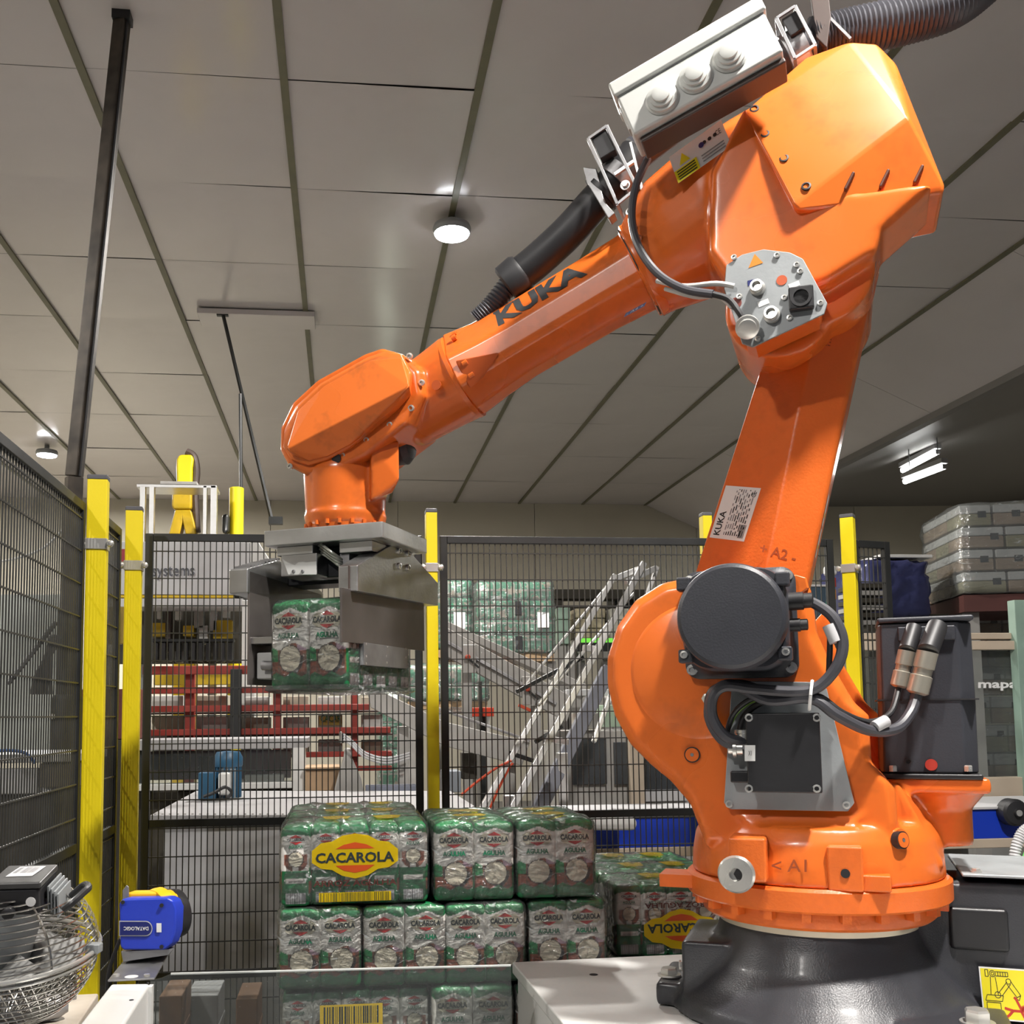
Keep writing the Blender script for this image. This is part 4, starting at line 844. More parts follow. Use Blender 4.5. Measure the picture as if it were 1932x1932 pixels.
def side_col(a, t):
    if t > .875+.02*math.cos(a*6.2): return G_
    if t > .43+.008*math.sin(a*60):
        dx = a*BD; dz = (t-.575)*BH; r = math.hypot(dx, dz)/BD
        if r < .27: return DRK if r > .245 else tuple(c*(1+.2*noise.noise((a*60, t*120, 5))) for c in RICE)
        if r < .42 and (a > .1 or a < -.12) and t < .64: return TER if a > .2 or a < -.25 else BRN
        if .88 > t > .44: return WH
    if .335 > t > .275 and abs(a) < .34: return WH
    if .165 > t > .03 and abs(a) < .33:
        return BARC if math.sin(a*150)+.6*math.sin(a*83+1) > -.15 else (.25, .25, .27)
    return G_
def yfront(x, z): return -(BD/2)-.0030*math.cos(math.pi*x/BW)*math.sin(math.pi*min(max(z/BH, 0), 1))
def xside(y, z): return BW/2+.0020*math.cos(math.pi*y/BD)*math.sin(math.pi*min(max(z/BH, 0), 1))
def bag_mesh():
    loop = []; r = .010
    def seg(p, q, n, side): return [((p[0]+(q[0]-p[0])*i/n, p[1]+(q[1]-p[1])*i/n), side) for i in range(n)]
    hw, hd = BW/2, BD/2
    loop += seg((-hw+r, -hd), (hw-r, -hd), 46, 'f')
    for (cx, cy, a0) in ((hw-r, -hd+r, -90),): loop += [((cx+r*math.cos(math.radians(a0+90*i/4)), cy+r*math.sin(math.radians(a0+90*i/4))), 'f' if i < 2 else 's') for i in range(4)]
    loop += seg((hw, -hd+r), (hw, hd-r), 36, 's')
    loop += [((hw-r+r*math.cos(math.radians(90*i/4)), hd-r+r*math.sin(math.radians(90*i/4))), 's' if i < 2 else 'f') for i in range(4)]
    loop += seg((hw-r, hd), (-hw+r, hd), 46, 'f')
    loop += [((-hw+r+r*math.cos(math.radians(90+90*i/4)), hd-r+r*math.sin(math.radians(90+90*i/4))), 'f' if i < 2 else 's') for i in range(4)]
    loop += seg((-hw, hd-r), (-hw, -hd+r), 36, 's')
    loop += [((-hw+r+r*math.cos(math.radians(180+90*i/4)), -hd+r+r*math.sin(math.radians(180+90*i/4))), 's' if i < 2 else 'f') for i in range(4)]
    NZ = 84; vs = []; cols = []; n = len(loop)
    for k in range(NZ+1):
        t = k/NZ; z = BH*t
        e = 0
        if t > .88: u = (t-.88)/.12; e = .024*(1-math.sqrt(max(0, 1-u*u*.98)))
        if t < .06: u = (.06-t)/.06; e = .010*(1-math.sqrt(max(0, 1-u*u*.98)))
        for (x, y), sd in loop:
            sx = 1-e/hw*.75; sy = 1-e/hd
            X, Y = x*sx, y*sy
            if sd == 'f': Y += (-1 if y < 0 else 1)*(abs(yfront(x, z))-BD/2)
            else: X += (1 if x > 0 else -1)*(xside(y, z)-BW/2)
            w = .0007*noise.noise((x*45, y*45, z*38))
            vs.append((X+w, Y+w, z-(.006*(x/hw)**2 if t > .97 else 0)))
            if sd == 'f': cols.append(front_col((x if y < 0 else -x)/BW, t))
            else: cols.append(side_col((y if x > 0 else -y)/BD, t))
    fs = [(k*n+j, k*n+(j+1) % n, (k+1)*n+(j+1) % n, (k+1)*n+j) for k in range(NZ) for j in range(n)]
    fs += [tuple(range(n-1, -1, -1)), tuple(NZ*n+j for j in range(n))]
    me = bpy.data.meshes.new('rice_bag'); me.from_pydata(vs, [], fs)
    ca = me.color_attributes.new('print', 'FLOAT_COLOR', 'POINT')
    ca.data.foreach_set('color', [c for q in cols for c in (q[0], q[1], q[2], 1.0)])
    me.polygons.foreach_set('use_smooth', [True]*len(me.polygons)); me.materials.append(vcol('printed_foil', .33, coat=.1, bump=.35)); return me
BAG = bag_mesh()
P_RED = mat('print_red', (.55, .03, .03), .4, var=.02); P_INK = mat('print_black', (.02, .03, .03), .4, var=.02); P_GRN = mat('print_green', (.01, .17, .08), .4, var=.02); P_CRM = mat('print_cream', (.66, .61, .47), .4, var=.02); P_GREY = mat('print_grey', (.3, .3, .3), .4)
HEXA = [(-.47, -.13), (-.36, -.26), (.36, -.26), (.47, -.13), (.47, .13), (.36, .26), (-.36, .26), (-.47, .13)]
def print_mesh(w, place, scale=1.0):
    q = mb(); hgt = BH
    def P(pts, cz, k, m, lift): q.add([(place(x*w*k, cz+z*w*k, lift)) for x, z in pts], [tuple(range(len(pts)))], m)
    cz = hgt*.755
    P([(-.46, -.10), (-.34, -.2), (.34, -.2), (.46, -.10), (.46, .10), (.34, .2), (-.34, .2), (-.46, .10)], cz, .86, 3, .0012)
    P([(-.24, .125), (.24, .125), (.12, .19), (0, .245), (-.12, .19)], cz, .86, 0, .0016); P([(-.24, -.125), (-.12, -.19), (0, -.235), (.12, -.19), (.24, -.125)], cz, .86, 0, .0016)
    def T(text, cz, wd, ht, m, bold):
        vs, fs, asp = glyphs(text, bold); q.add([place((a-.5)*wd, cz+(b-.5)*ht, .002) for a, b in vs], fs, m)
    T('CAÇAROLA', cz-.001, w*.80, w*.18, 1, .045)
    T('ARROZ', hgt*.638, w*.20, w*.04, 4, .0)
    T('AGULHA', hgt*.59, w*.62, w*.135, 2, .045)
    P([(-.33, -.008), (.33, -.008), (.33, .008), (-.33, .008)], hgt*.545, 1, 4, .0016)
    return q.mesh('print', [P_RED, P_INK, P_GRN, P_CRM, P_GREY], 0, recalc=False)
PR_F = print_mesh(BW*.92, lambda x, z, l: Vector((x, yfront(x, z)-l, z)))
def side_print():
    q = mb(); w = BD*.8; pl = lambda y, z, l: Vector((-(xside(y, z))-l, -y, z))
    def T(text, cz, wd, ht, m, bold): vs, fs, asp = glyphs(text, bold); q.add([pl((a-.5)*wd, cz+(b-.5)*ht, .0016) for a, b in vs], fs, m)
    def P(pts, cz, m): q.add([pl(x*w, cz+z*w, .0012) for x, z in pts], [tuple(range(len(pts)))], m)
    P([(-.28, .08), (.28, .08), (0, .22)], BH*.815, 0); P([(-.28, -.08), (0, -.2), (.28, -.08)], BH*.815, 0)
    T('CAÇAROLA', BH*.815, w*.74, w*.13, 1, .02); T('AGULHA', BH*.735, w*.6, w*.14, 2, .02); P([(-.3, -.01), (.3, -.01), (.3, .01), (-.3, .01)], BH*.708, 4)
    T('RICE LONG GRAIN', BH*.305, w*.6, w*.06, 1, .0)
    return q.mesh('print', [P_RED, P_INK, P_GRN, P_CRM, P_GREY], 0, recalc=False)
PR_S = side_print()
def film_mesh(hx, hy, h, seed, rad=.028, n=(24, 36, 22), sag=.010, amp=.0030):
    q = mb(); keys = {}; vs = []; fs = []
    nx, ny, nz = n
    def vid(i, j, k):
        if (i, j, k) not in keys:
            x = -hx+2*hx*i/nx; y = -hy+2*hy*j/ny; z = h*k/nz
            cx = max(-hx+rad, min(hx-rad, x)); cy = max(-hy+rad, min(hy-rad, y)); cz = max(rad, min(h-rad, z))
            d = Vector((x-cx, y-cy, z-cz))
            if d.length > 1e-6:
                m_ = max(abs(d.x), abs(d.y), abs(d.z)); d = d.normalized()*m_; x, y, z = cx+d.x, cy+d.y, cz+d.z
            nn = (1-3*abs(noise.noise((x*13+seed, y*13, z*10))))*.8+.6*noise.noise((x*45+seed, y*45, z*38)); nrm = Vector((x/hx, y/hy, (z-h/2)/(h/2)*1.0))
            p = Vector((x, y, z))+nrm.normalized()*amp*nn
            if k == nz: p.z -= sag*abs(math.sin(2.5*math.pi*(y+hy)/(hy)))*.5 if hy > hx else sag*.3*(1+nn)
            p.z = max(p.z, .0005)
            keys[(i, j, k)] = len(vs); vs.append(p)
        return keys[(i, j, k)]
    for i in range(nx):
        for j in range(ny):
            fs.append((vid(i, j, 0), vid(i, j+1, 0), vid(i+1, j+1, 0), vid(i+1, j, 0))); fs.append((vid(i, j, nz), vid(i+1, j, nz), vid(i+1, j+1, nz), vid(i, j+1, nz)))
    for i in range(nx):
        for k in range(nz):
            fs.append((vid(i, 0, k), vid(i+1, 0, k), vid(i+1, 0, k+1), vid(i, 0, k+1))); fs.append((vid(i, ny, k), vid(i, ny, k+1), vid(i+1, ny, k+1), vid(i+1, ny, k)))
    for j in range(ny):
        for k in range(nz):
            fs.append((vid(0, j, k), vid(0, j, k+1), vid(0, j+1, k+1), vid(0, j+1, k))); fs.append((vid(nx, j, k), vid(nx, j+1, k), vid(nx, j+1, k+1), vid(nx, j, k+1)))
    q.add(vs, fs); return q.mesh('film', FILM, 80)
PHX, PHY = BW+.006, BD*2.5+.006
FILMS = [film_mesh(PHX, PHY, BH+.008, s*3.7) for s in range(4)]
YFILM = film('yellow_film_print', (.88, .68, .03), .25, .2, .3, base=.03, haze=.35); MATS['yellow_film_print'].node_tree.nodes['Diffuse BSDF'].inputs[0].default_value = (.50, .34, .01, 1)
PACKN = [0]
def rice_pack(label, x, y, z, rotz, show='', bags=None, film_print=None, group='shrink-wrapped rice packs', top_print=True):
    "show: 'f' prints on the narrow two-bag end, 's' prints on the five-bag side (turned towards the camera)"
    t = thing('rice_pack', label, 'rice pack', (x, y, z), rotz, group); i = PACKN[0]; PACKN[0] += 1
    for a in range(2):
        for b in range(5):
            bx, by = (a-.5)*BW, (b-2)*BD
            r = random.Random(i*31+a*7+b)
            g = part('rice_bag', BAG, t, (bx+r.uniform(-.001, .001), by, .002+r.uniform(0, .003)), (r.uniform(-.012, .012), r.uniform(-.012, .012), r.uniform(-.02, .02)))
            if 'f' in show and b == 0: part('print', PR_F, g)
            if 's' in show and a == 0: part('print', PR_S, g)
    part('film', FILMS[i % 4], t)
    if top_print:
        for k in (-.45, .25):
            q = mb(); pts = [(-.035, k*PHY-.03), (.035, k*PHY-.04), (.05, k*PHY), (.035, k*PHY+.04), (-.035, k*PHY+.03), (-.05, k*PHY)]
            q.add([(px_, py_, BH+.0085) for px_, py_ in pts], [tuple(range(6))]); q.build('film_print', YFILM, t, smooth=0)
    return t
SD = 2.78
LZ = [at(800, 1848, SD).z-BH-.004, 0, 0]; LZ = [.515, .515+.2165, .515+.433]
QX = math.radians(-90)          # turned so that the five-bag side faces the camera
def pk(label, u, v, z, depth, turned, show, **k):
    x = at(u, v, SD).x
    return rice_pack(label, x, SD+(PHX if turned else PHY)+depth, z, math.radians(90) if turned else 0, show, **k)
big = pk('rice pack with a big yellow and red logo on its film, top of the stack', 670, 1620, LZ[2], 0, True, 's')
# large print on the film of that pack (its near side is local -x)
q = mb(); FXP = -PHX-.003
def FP(pts, m, lift): q.add([Vector((FXP-lift, -y, z)) for y, z in pts], [tuple(range(len(pts)))], m)
EMB = [(-.150, .098), (-.118, .118), (-.08, .122), (-.045, .137), (0, .142), (.045, .137), (.08, .122), (.118, .118), (.150, .098), (.150, .066), (.118, .05), (.08, .046), (.045, .03), (0, .022), (-.045, .03), (-.08, .046), (-.118, .05), (-.150, .066)]
EMB = [(y*.76, .118+(z-.082)*.98+.012) for y, z in EMB]
FP(EMB, 0, 0)
FP([(-.052, .149), (-.03, .160), (0, .166), (.03, .160), (.052, .149)], 1, .0006); FP([(-.052, .106), (.052, .106), (.03, .092), (0, .086), (-.03, .092)], 1, .0006)
def FT(text, y0, y1, z0, z1, m, bold):
    vs, fs, a_ = glyphs(text, bold); q.add([Vector((FXP-.001, -(y0+(y1-y0)*a), z0+(z1-z0)*b)) for a, b in vs], fs, m)
FT('CACAROLA', -.104, .104, .113, .140, 2, .03)
FT('ARROZ AGULHA', -.11, .11, .052, .068, 3, .02)
FP([(-.095, .012), (.095, .012), (.095, .036), (-.095, .036)], 0, .0004)
rnd = random.Random(5); x = -.092
while x < .088:
    w = rnd.choice((.0012, .002, .003, .0045)); FP([(x, .013), (x+w, .013), (x+w, .035), (x, .035)], 4, .0009); x += w+rnd.choice((.0015, .003, .005))
LOGOY = film('logo_yellow', (.80, .60, .03), .25, .2, .2, base=.03, haze=.62); LOGOY.node_tree.nodes['Diffuse BSDF'].inputs[0].default_value = (.78, .55, .008, 1)
q.build('film_logo', [LOGOY, mat('logo_red', (.52, .07, .01), .35), P_INK, mat('faint_red_print', (.09, .025, .02), .4), mat('olive_bars', (.16, .13, .01), .4)], big, smooth=0)
pk('clear-wrapped rice pack in the top layer, second behind the one with the big logo', 670, 1620, LZ[2], .226, True, '')
pk('clear-wrapped rice pack in the top layer, third behind the one with the big logo', 670, 1620, LZ[2], .452, True, '')
pk('two-bag end of a rice pack in the top layer, next to the slim yellow post', 895, 1620, LZ[2], 0, False, 'f')
pk('two-bag end of a rice pack in the top layer, nearest the robot', 1050, 1620, LZ[2], .0, False, 'f')
for u, nm in ((604, 'leftmost'), (764, 'second'), (917, 'third'), (1075, 'rightmost')):
    pk('rice pack in the middle layer, %s of the four two-bag ends' % nm, u, 1770, LZ[1], 0 if u < 1000 else .02, False, 'f')
for u, nm in ((604, 'behind the leftmost'), (764, 'behind the second')):
    pk('rice pack in the middle layer, hidden %s front pack' % nm, u, 1770, LZ[1], .40, False, '', top_print=False)
low = pk('rice pack with a yellow barcode sheet, seen through the clear guard', 672, 1900, LZ[0], .02, True, 's')
q = mb(); FXP = -PHX-.003
FP([(-.095, .105), (.07, .105), (.07, .175), (-.095, .175)], 0, 0)
x = -.085
rnd = random.Random(9)
while x < .055:
    w = rnd.choice((.0012, .002, .003, .0045)); FP([(x, .125), (x+w, .125), (x+w, .170), (x, .170)], 1, .0006); x += w+rnd.choice((.0015, .003, .004))
FT('50 05256 50256 3', -.08, .055, .109, .119, 1, .0)
q.build('barcode_sheet', [mat('barcode_yellow', (.74, .50, .02), .35), P_INK], low, smooth=0)
pk('two-bag end of a rice pack at the bottom, seen through the clear guard', 893, 1900, LZ[0], 0, False, 'f')
pk('rice pack at the bottom, mostly behind the white pedestal', 1052, 1900, LZ[0], 0, False, 'f')
for u, dz, hw in ((672, .255, 'first behind the barcode pack'), (672, .49, 'second behind the barcode pack'), (893, .40, 'behind the two-bag end'), (1052, .40, 'behind the pedestal corner')):
    pk('rice pack inside the bottom layer, hidden, %s' % hw, u, 1900, LZ[0], dz, u == 672, '', top_print=False)
rx = at(1160, 1720, 3.0).x+PHY
for k in range(3):
    rice_pack(['front rice pack of the lower stack beside the robot base, logo upside down', 'middle rice pack of the lower stack beside the robot base', 'rear rice pack of the lower stack beside the robot base'][k], rx, 3.0+PHX+.226*k, LZ[1], math.radians(90), 's' if k == 0 else '')
q = None
fr = [o for o in bpy.data.objects if o.get('label') == 'front rice pack of the lower stack beside the robot base, logo upside down'][0]
q = mb(); FXP = -PHX-.003
FP([(-y, .21-z) for y, z in EMB], 0, 0)
def FTU(text, y0, y1, z0, z1, m, bold):
    vs, fs, a_ = glyphs(text, bold); q.add([Vector((FXP-.001, -(y1-(y1-y0)*a), z1-(z1-z0)*b)) for a, b in vs], fs, m)
FTU('CACAROLA', -.104, .104, .07, .097, 2, .03); FTU('ARROZ AGULHA', -.11, .11, .142, .158, 3, .02)
FP([(-.052, .061), (-.03, .05), (0, .044), (.03, .05), (.052, .061)], 1, .0006); FP([(-.052, .104), (.052, .104), (.03, .118), (0, .124), (-.03, .118)], 1, .0006)
q.build('film_logo', [MATS['logo_yellow'], MATS['logo_red'], P_INK, MATS['faint_red_print']], fr, smooth=0)
for k in range(3): rice_pack('rice pack under the %s pack of the lower stack, out of sight' % ('front', 'middle', 'rear')[k], rx, 3.0+PHX+.226*k, LZ[0], math.radians(90), '', top_print=False)
WOOD = mat('pallet_wood', (.34, .23, .13), .7, var=.2, scale=9)
def pallet(label, x0, x1, y0, y1, z1):
    t = thing('pallet', label, 'pallet', ((x0+x1)/2, (y0+y1)/2, z1-.144), 0, 'wooden pallets'); w = (x1-x0)/2; d = (y1-y0)/2
    for k in range(7):
        a = -d+2*d*(k+.5)/7; mb().bx(-w, w, a-.05, a+.05, .122, .144).build('plank', WOOD, t, bevel=.002, seg=1)
    for a in (-w+.05, 0, w-.05):
        mb().bx(a-.05, a+.05, -d, d, .1, .122).build('plank', WOOD, t); mb().bx(a-.05, a+.05, -d, d, 0, .022).build('plank', WOOD, t)
        for b in (-d+.07, 0, d-.07): mb().bx(a-.05, a+.05, b-.07, b+.07, .022, .1).build('block', WOOD, t)
    return t
xa, xb = at(525, 1800, SD).x-.01, at(1130, 1800, SD).x+.02
pallet('wooden pallet under the stacked rice packs', xa, xb, SD-.01, SD+.86, .512)
pallet('wooden pallet under the lower rice stack beside the robot', rx-.21, rx+.21, 2.99, 3.7, .512)
def lift(label, x0, x1, y0, y1, z1):
    t = thing('lift_table', label, 'table', ((x0+x1)/2, (y0+y1)/2, 0)); w = (x1-x0)/2; d = (y1-y0)/2
    mb().bx(-w, w, -d, d, z1-.05, z1).build('platform', ALUM_MATT, t, bevel=.004); mb().bx(-w, w, -d, d, 0, .06).build('base_frame', FENCEBLK, t)
    for s in (-1, 1):
        mb().bar((-w*.9, s*d*.8, .06), (w*.9, s*d*.8, z1-.05), .03, .03).build('scissor_arm', FENCEBLK, t); mb().bar((w*.9, s*d*.72, .06), (-w*.9, s*d*.72, z1-.05), .03, .03).build('scissor_arm', FENCEBLK, t)
lift('grey lift table under the rice pallet', xa, xb, SD, SD+.85, .366)
lift('grey lift table under the lower rice pallet', rx-.21, rx+.21, 3.0, 3.69, .366)

# ---------------------------------------------------------------- gripper and the pack it holds
gzt = RL(722, 983, -.14).z
GO = Vector((hx, 0, gzt-.36)); gw = A1+Fx*GO.x+Vector((0, 0, GO.z))
gp = thing('pack_gripper', 'brushed steel clamping gripper under the robot wrist, holding a rice pack', 'gripper', gw, -TH)
def GL(u, v, y): return RL(u, v, y)-GO
def GX(u, v, x): return RPl(u, v, Vector((x+GO.x, 0, 0)), Vector((1, 0, 0)))-GO
def GZ(u, v, z): return RPl(u, v, Vector((0, 0, z+GO.z)), Vector((0, 0, 1)))-GO
zt = gzt-GO.z
xa_, xb_ = GL(498, 1000, -.14).x, GL(722, 983, -.14).x
mb().bx(xa_, xb_, -.14, .16, zt-.042, zt).build('mounting_plate', ALU, gp, bevel=.003)
b1_ = mb(); a, b = GL(522, 1025, -.11), GL(590, 1035, -.11); b1_.bx(a.x, b.x, -.11, .1, zt-.066, zt-.042); b1_.build('spacer_block', ALU, gp, bevel=.002)
a, b = GL(640, 1015, -.11), GL(702, 1030, -.11); mb().bx(a.x, b.x, -.11, .12, zt-.070, zt-.042).build('spacer_block', ALU, gp, bevel=.002)
a, b = GL(530, 1037, -.12), GL(598, 1084, -.12); mb().bx(a.x, b.x, -.12, .1, b.z, zt-.066).build('actuator', STEEL, gp, bevel=.003)
ac = [o for o in gp.children if o.name.startswith('actuator')][0]
q = mb(); q.prism([GL(u, v, -.1215) for u, v in ((533, 1055), (546, 1063), (556, 1066), (563, 1061), (572, 1060), (578, 1061), (597, 1059), (597, 1084), (544, 1084))], (0, .001, 0)); q.build('scraped_patch', WHITE, ac)
for u in (554, 571): capscrew(ac, GL(u, 1078, -.122), r=.005, h=.004, m=STEELD)
a, b = GL(640, 1032, -.10), GL(700, 1075, -.10); mb().bx(a.x, a.x+.03, -.10, .1, b.z, zt-.070).build('actuator', STEELD, gp, bevel=.003)
a, b = GL(600, 1020, -.06), GL(645, 1088, -.06); mb().bx(a.x, b.x, -.06, .12, b.z, zt-.042).build('valve_block', BLACKP, gp, bevel=.004)
a, b = GL(515, 1085, .0), GL(640, 1100, .0); mb().bx(a.x, b.x+.05, .0, .1, b.z, a.z).build('cross_beam', BLACKP, gp, bevel=.004)
TRH = mat('clear_air_tube', (.45, .46, .40), .25, var=.3)
for k in range(4):
    q = mb(); q.tube(spline([GL(600+k*2, 1022+k*7, -.09), GL(618+k*3, 1036+k*7, -.13+.01*k), GL(640, 1052+k*5, -.11), GL(660, 1064+k*3, -.06)], 6), .004, 8); q.build('air_tube', TRH, gp)
JAWP = mat('steel_plate_reflection', (.20, .18, .17), .42, metal=.8, var=.15, scale=9)  # steel darkened: its brownish reflection is put into the base colour
# clamping jaws
def jaw(xo, xi, prof, plate, name, xp):
    q = mb(); P = [Vector((xo, p.y, p.z)) for p in prof]; q.prism(P, (xi-xo, 0, 0)); k = q.build(name, STEEL, gp, bevel=.003)
    q = mb(); P = [Vector((xp, p.y, p.z)) for p in plate]; q.prism(P, (.006, 0, 0)); q.build('jaw_plate', JAWP, k, bevel=.001, seg=1); return k
xr = GL(675, 1090, -.21).x
pr = [GX(u, v, xr) for u, v in ((675, 1066), (738, 1029), (775, 1042), (827, 1100), (827, 1143), (675, 1115))]
xw = abs(GL(675, 1090, -.21).x-GL(638, 1090, -.21).x)
ppl = [GX(u, v, xr-.02) for u, v in ((645, 1108), (800, 1140), (801, 1228), (660, 1212), (645, 1212))]
rj = jaw(xr, xr-xw, pr, ppl, 'jaw', xr-.026)
lw = [GX(u, v, xr-.02) for u, v in ((686, 1212), (770, 1224), (768, 1262), (685, 1255))]
q = mb(); q.prism([Vector((xr-.030, p.y, p.z)) for p in lw], (.012, 0, 0)); q.build('clamp_pad', STEELD, rj, bevel=.001, seg=1)
for u, v in ((752, 1039), (769, 1044), (752, 1068), (769, 1071)):
    capscrew(rj, GX(u, v, xr)+Vector((0, 0, 0)), (1, 0, 0), r=.009, h=.008)
for u, v in ((690, 1215), (730, 1220), (765, 1224), (690, 1238), (728, 1238), (765, 1240), (690, 1252), (729, 1250)):
    p = GX(u, v, xr-.02); capscrew(rj, Vector((xr-.018, p.y, p.z)), (1, 0, 0), r=.003, h=.002)
q = mb(); p = GL(655, 1090, -.212); q.bx(p.x+.003, p.x+.007, p.y-.001, p.y+.01, p.z-.03, p.z+.03); q.build('weld_line', BROWNMETAL, rj)
xl_ = GL(467, 1095, -.21).x; xl0 = GL(432, 1095, -.21).x; zj0 = GL(450, 1074, -.21).z; zj1 = GL(450, 1119, -.21).z; zj2 = GL(470, 1292, -.21).z
pr2 = [Vector((0, y, z)) for y, z in ((-.21, zj0), (-.05, zj0+.045), (.05, zj0+.04), (.21, zj0-.02), (.21, zj1-.02), (-.21, zj1))]
lj = jaw(xl0, xl_, pr2, [Vector((0, y, z)) for y, z in ((-.20, zj0-.005), (.20, zj0-.025), (.20, zj2), (-.20, zj2))], 'jaw', xl_-.006)
q = mb()
for k in range(9): y = -.19+k*.018; q.bx(xl0+.004, xl_-.004, y, y+.008, zj0+.0+(y+.21)*.28, zj0+.006+(y+.21)*.28)
q.build('cooling_ribs', STEELD, lj)
a = GL(470, 1202, -.2); q = mb(); q.bx(xl_-.002, xl_+.07, -.19, -.1, a.z-.018, a.z); q.build('guide_rail', STEEL, lj, bevel=.002)
a = GL(480, 1230, -.2); q = mb(); q.bx(xl_+.004, xl_+.05, -.17, .1, a.z-.07, a.z); q.build('clamp_pad', OFFWHITE, lj, bevel=.004)
a = GL(490, 1255, -.2); q = mb(); q.cyl((xl_+.03, -.18, a.z), (xl_+.07, -.18, a.z-.002), .013, n=14); q.build('pin', STEELD, lj)
# held pack
h0, h1 = RL(503, 1215, -.2).x, RL(655, 1215, -.2).x
hp_ = A1+Fx*((h0+h1)/2+.006)+Sx*(-.2+PHY)+Vector((0, 0, RL(580, 1302, -.2).z))
held = rice_pack('rice pack lifted in the air between the steel gripper jaws', hp_.x, hp_.y, hp_.z, -TH, 'f', top_print=False)
held['group'] = 'shrink-wrapped rice packs'
for ch in list(held.children):
    if ch.name.startswith('rice_bag') and ch.location.x > 0:
        pr_ = part('print', PR_S, ch); pr_.rotation_euler = (0, 0, math.pi)
sx_ = (h1-h0)/(2*PHX); held.scale = (sx_, sx_, (RL(580, 1125, -.2).z-RL(580, 1302, -.2).z)/(BH+.008))
q = mb(); q.loft([[Vector((x, y, z)) for x, y in ((-PHX-a, -PHY-a), (PHX+a, -PHY-a), (PHX+a, PHY+a), (-PHX-a, PHY+a))] for a, z in ((-.01, -.006), (.006, .001), (.002, .012))]); q.build('film_skirt', FILM, held)
# ---------------------------------------------------------------- foreground: guard, beam, scanner, fan
GD = 2.42
gl_, gr_ = at(322, 1838, GD), at(964, 1822, GD)
t = thing('clear_guard', 'clear plastic guard pane in front of the lowest rice packs', 'guard', (gl_.x, GD, 0))
q = mb(); L = gr_.x-gl_.x; q.prism([(0, 0, .30), (L, 0, .30), (L, 0, gr_.z), (0, 0, gl_.z), (-.02, 0, gl_.z-.008), (-.045, 0, gl_.z-.012), (-.045, 0, .30)], (0, .005, 0)); q.build('pane', CLEARPC, t, smooth=0)
q = mb(); q.bar((0, .0025, gl_.z), (L, .0025, gr_.z), .005, .004); q.build('polished_edge', mat('bright_edge', (.7, .72, .7), .3), t)
mb().bx(-.05, L, -.02, .025, .24, .31).build('bottom_rail', ALU, t, bevel=.003)
for x in (.0, L-.04): mb().bx(x, x+.04, -.02, .025, 0, .24).build('leg', ALU, t)
# brown crates and bits behind the guard
for i, (u0, v0, u1, v1, D, lab) in enumerate(((300, 1880, 342, 1990, 3.3, 'narrow brown wooden crate behind the clear guard, near the scanner beam'), (445, 1885, 485, 1990, 3.35, 'brown wooden crate behind the clear guard, next to the rice stack'), (350, 1880, 410, 1990, 3.5, 'pale grey bin behind the clear guard'))):
    a, b = at(u0, v0, D), at(u1, v1, D); w = b.x-a.x; t = thing('crate' if i < 2 else 'bin', lab, 'crate' if i < 2 else 'bin', ((a.x+b.x)/2, D+.1, 0))
    m = mat('orange_brown_wood', (.26, .13, .06), .6, var=.15) if i < 2 else GREYPNL
    q = mb(); q.bx(-w/2, w/2, -.1, .1, 0, a.z); q.build('body', m, t, bevel=.004)
    q = mb(); q.bx(-w/2-.002, w/2+.002, -.102, .102, a.z-.12, a.z-.10); q.build('batten', m, t, bevel=.003)
# white beam with the scanner bracket
bz = atz(246, 1855, .957); BZ = .957
cA, cB = atz(209, 1856, BZ), atz(283, 1855, BZ); nA, nB = atz(165, 1932, BZ), atz(218, 1932, BZ)
dirv = ((nB-cB).normalized()+(nA-cA).normalized()).normalized()
t = thing('support_beam', 'white square steel beam in the lower left corner, carrying the blue scanner', 'beam', (cB.x, cB.y, 0))
o0 = Vector((cB.x, cB.y, 0)); q = mb()
e1 = [cA-o0, cB-o0]; e2 = [cA-o0+dirv*1.0, cB-o0+dirv*1.0]
q.loft([[e1[0], e1[1], e1[1]-Vector((0, 0, .09)), e1[0]-Vector((0, 0, .09))], [e2[0], e2[1], e2[1]-Vector((0, 0, .09)), e2[0]-Vector((0, 0, .09))]]); q.build('tube', WHITE, t, bevel=.006, seg=3)
p = (e1[0]+e1[1])/2+dirv*.25; q = mb(); q.bx(p.x-.035, p.x+.035, p.y-.035, p.y+.035, 0, p.z-.088); q.build('leg', WHITE, t)
q = mb(); p = atz(248, 1887, BZ)-o0; q.lathe(p, (0, 0, 1), [(.004, 0), (.004, .0006), (0, .0006)], 10); q.build('screw_hole', INK, t)
q = mb(); q.bx(e1[1].x-.0005, e1[1].x+.007, e1[1].y-.02, e1[1].y, BZ-.25, BZ-.002); q.build('end_flange', WHITE, t)
t = thing('scanner_bracket', 'bent grey steel bracket between the white beam and the blue scanner', 'bracket', (cB.x, cB.y, BZ)); o0 = Vector((cB.x, cB.y, BZ))
pts = [(203, 1852), (292, 1848), (300, 1845), (316, 1798), (272, 1812), (238, 1812)]
pt_ = [atz(u, v, BZ+.003)-o0 for u, v in ((203, 1853), (292, 1849), (318, 1802), (236, 1812))]
q = mb(); q.prism(pt_, (0, 0, .004)); q.build('foot', STEELD, t, bevel=.001, seg=1)
c = atz(248, 1843, BZ+.007)-o0; q = mb(); q.lathe(c, (0, 0, 1), [(.0125, 0), (.0125, .0006), (0, .0006)], 24); q.build('oval_hole', WHITE, t)
for u in (220, 277): q = mb(); q.lathe(atz(u, 1842, BZ+.007)-o0, (0, 0, 1), [(.006, 0), (.006, .004), (.004, .005)], 8); q.build('bolt', CHROME, t)
SCD = cB.y+.14
a = at(228, 1800, SCD)-o0; b = at(334, 1690, SCD)-o0
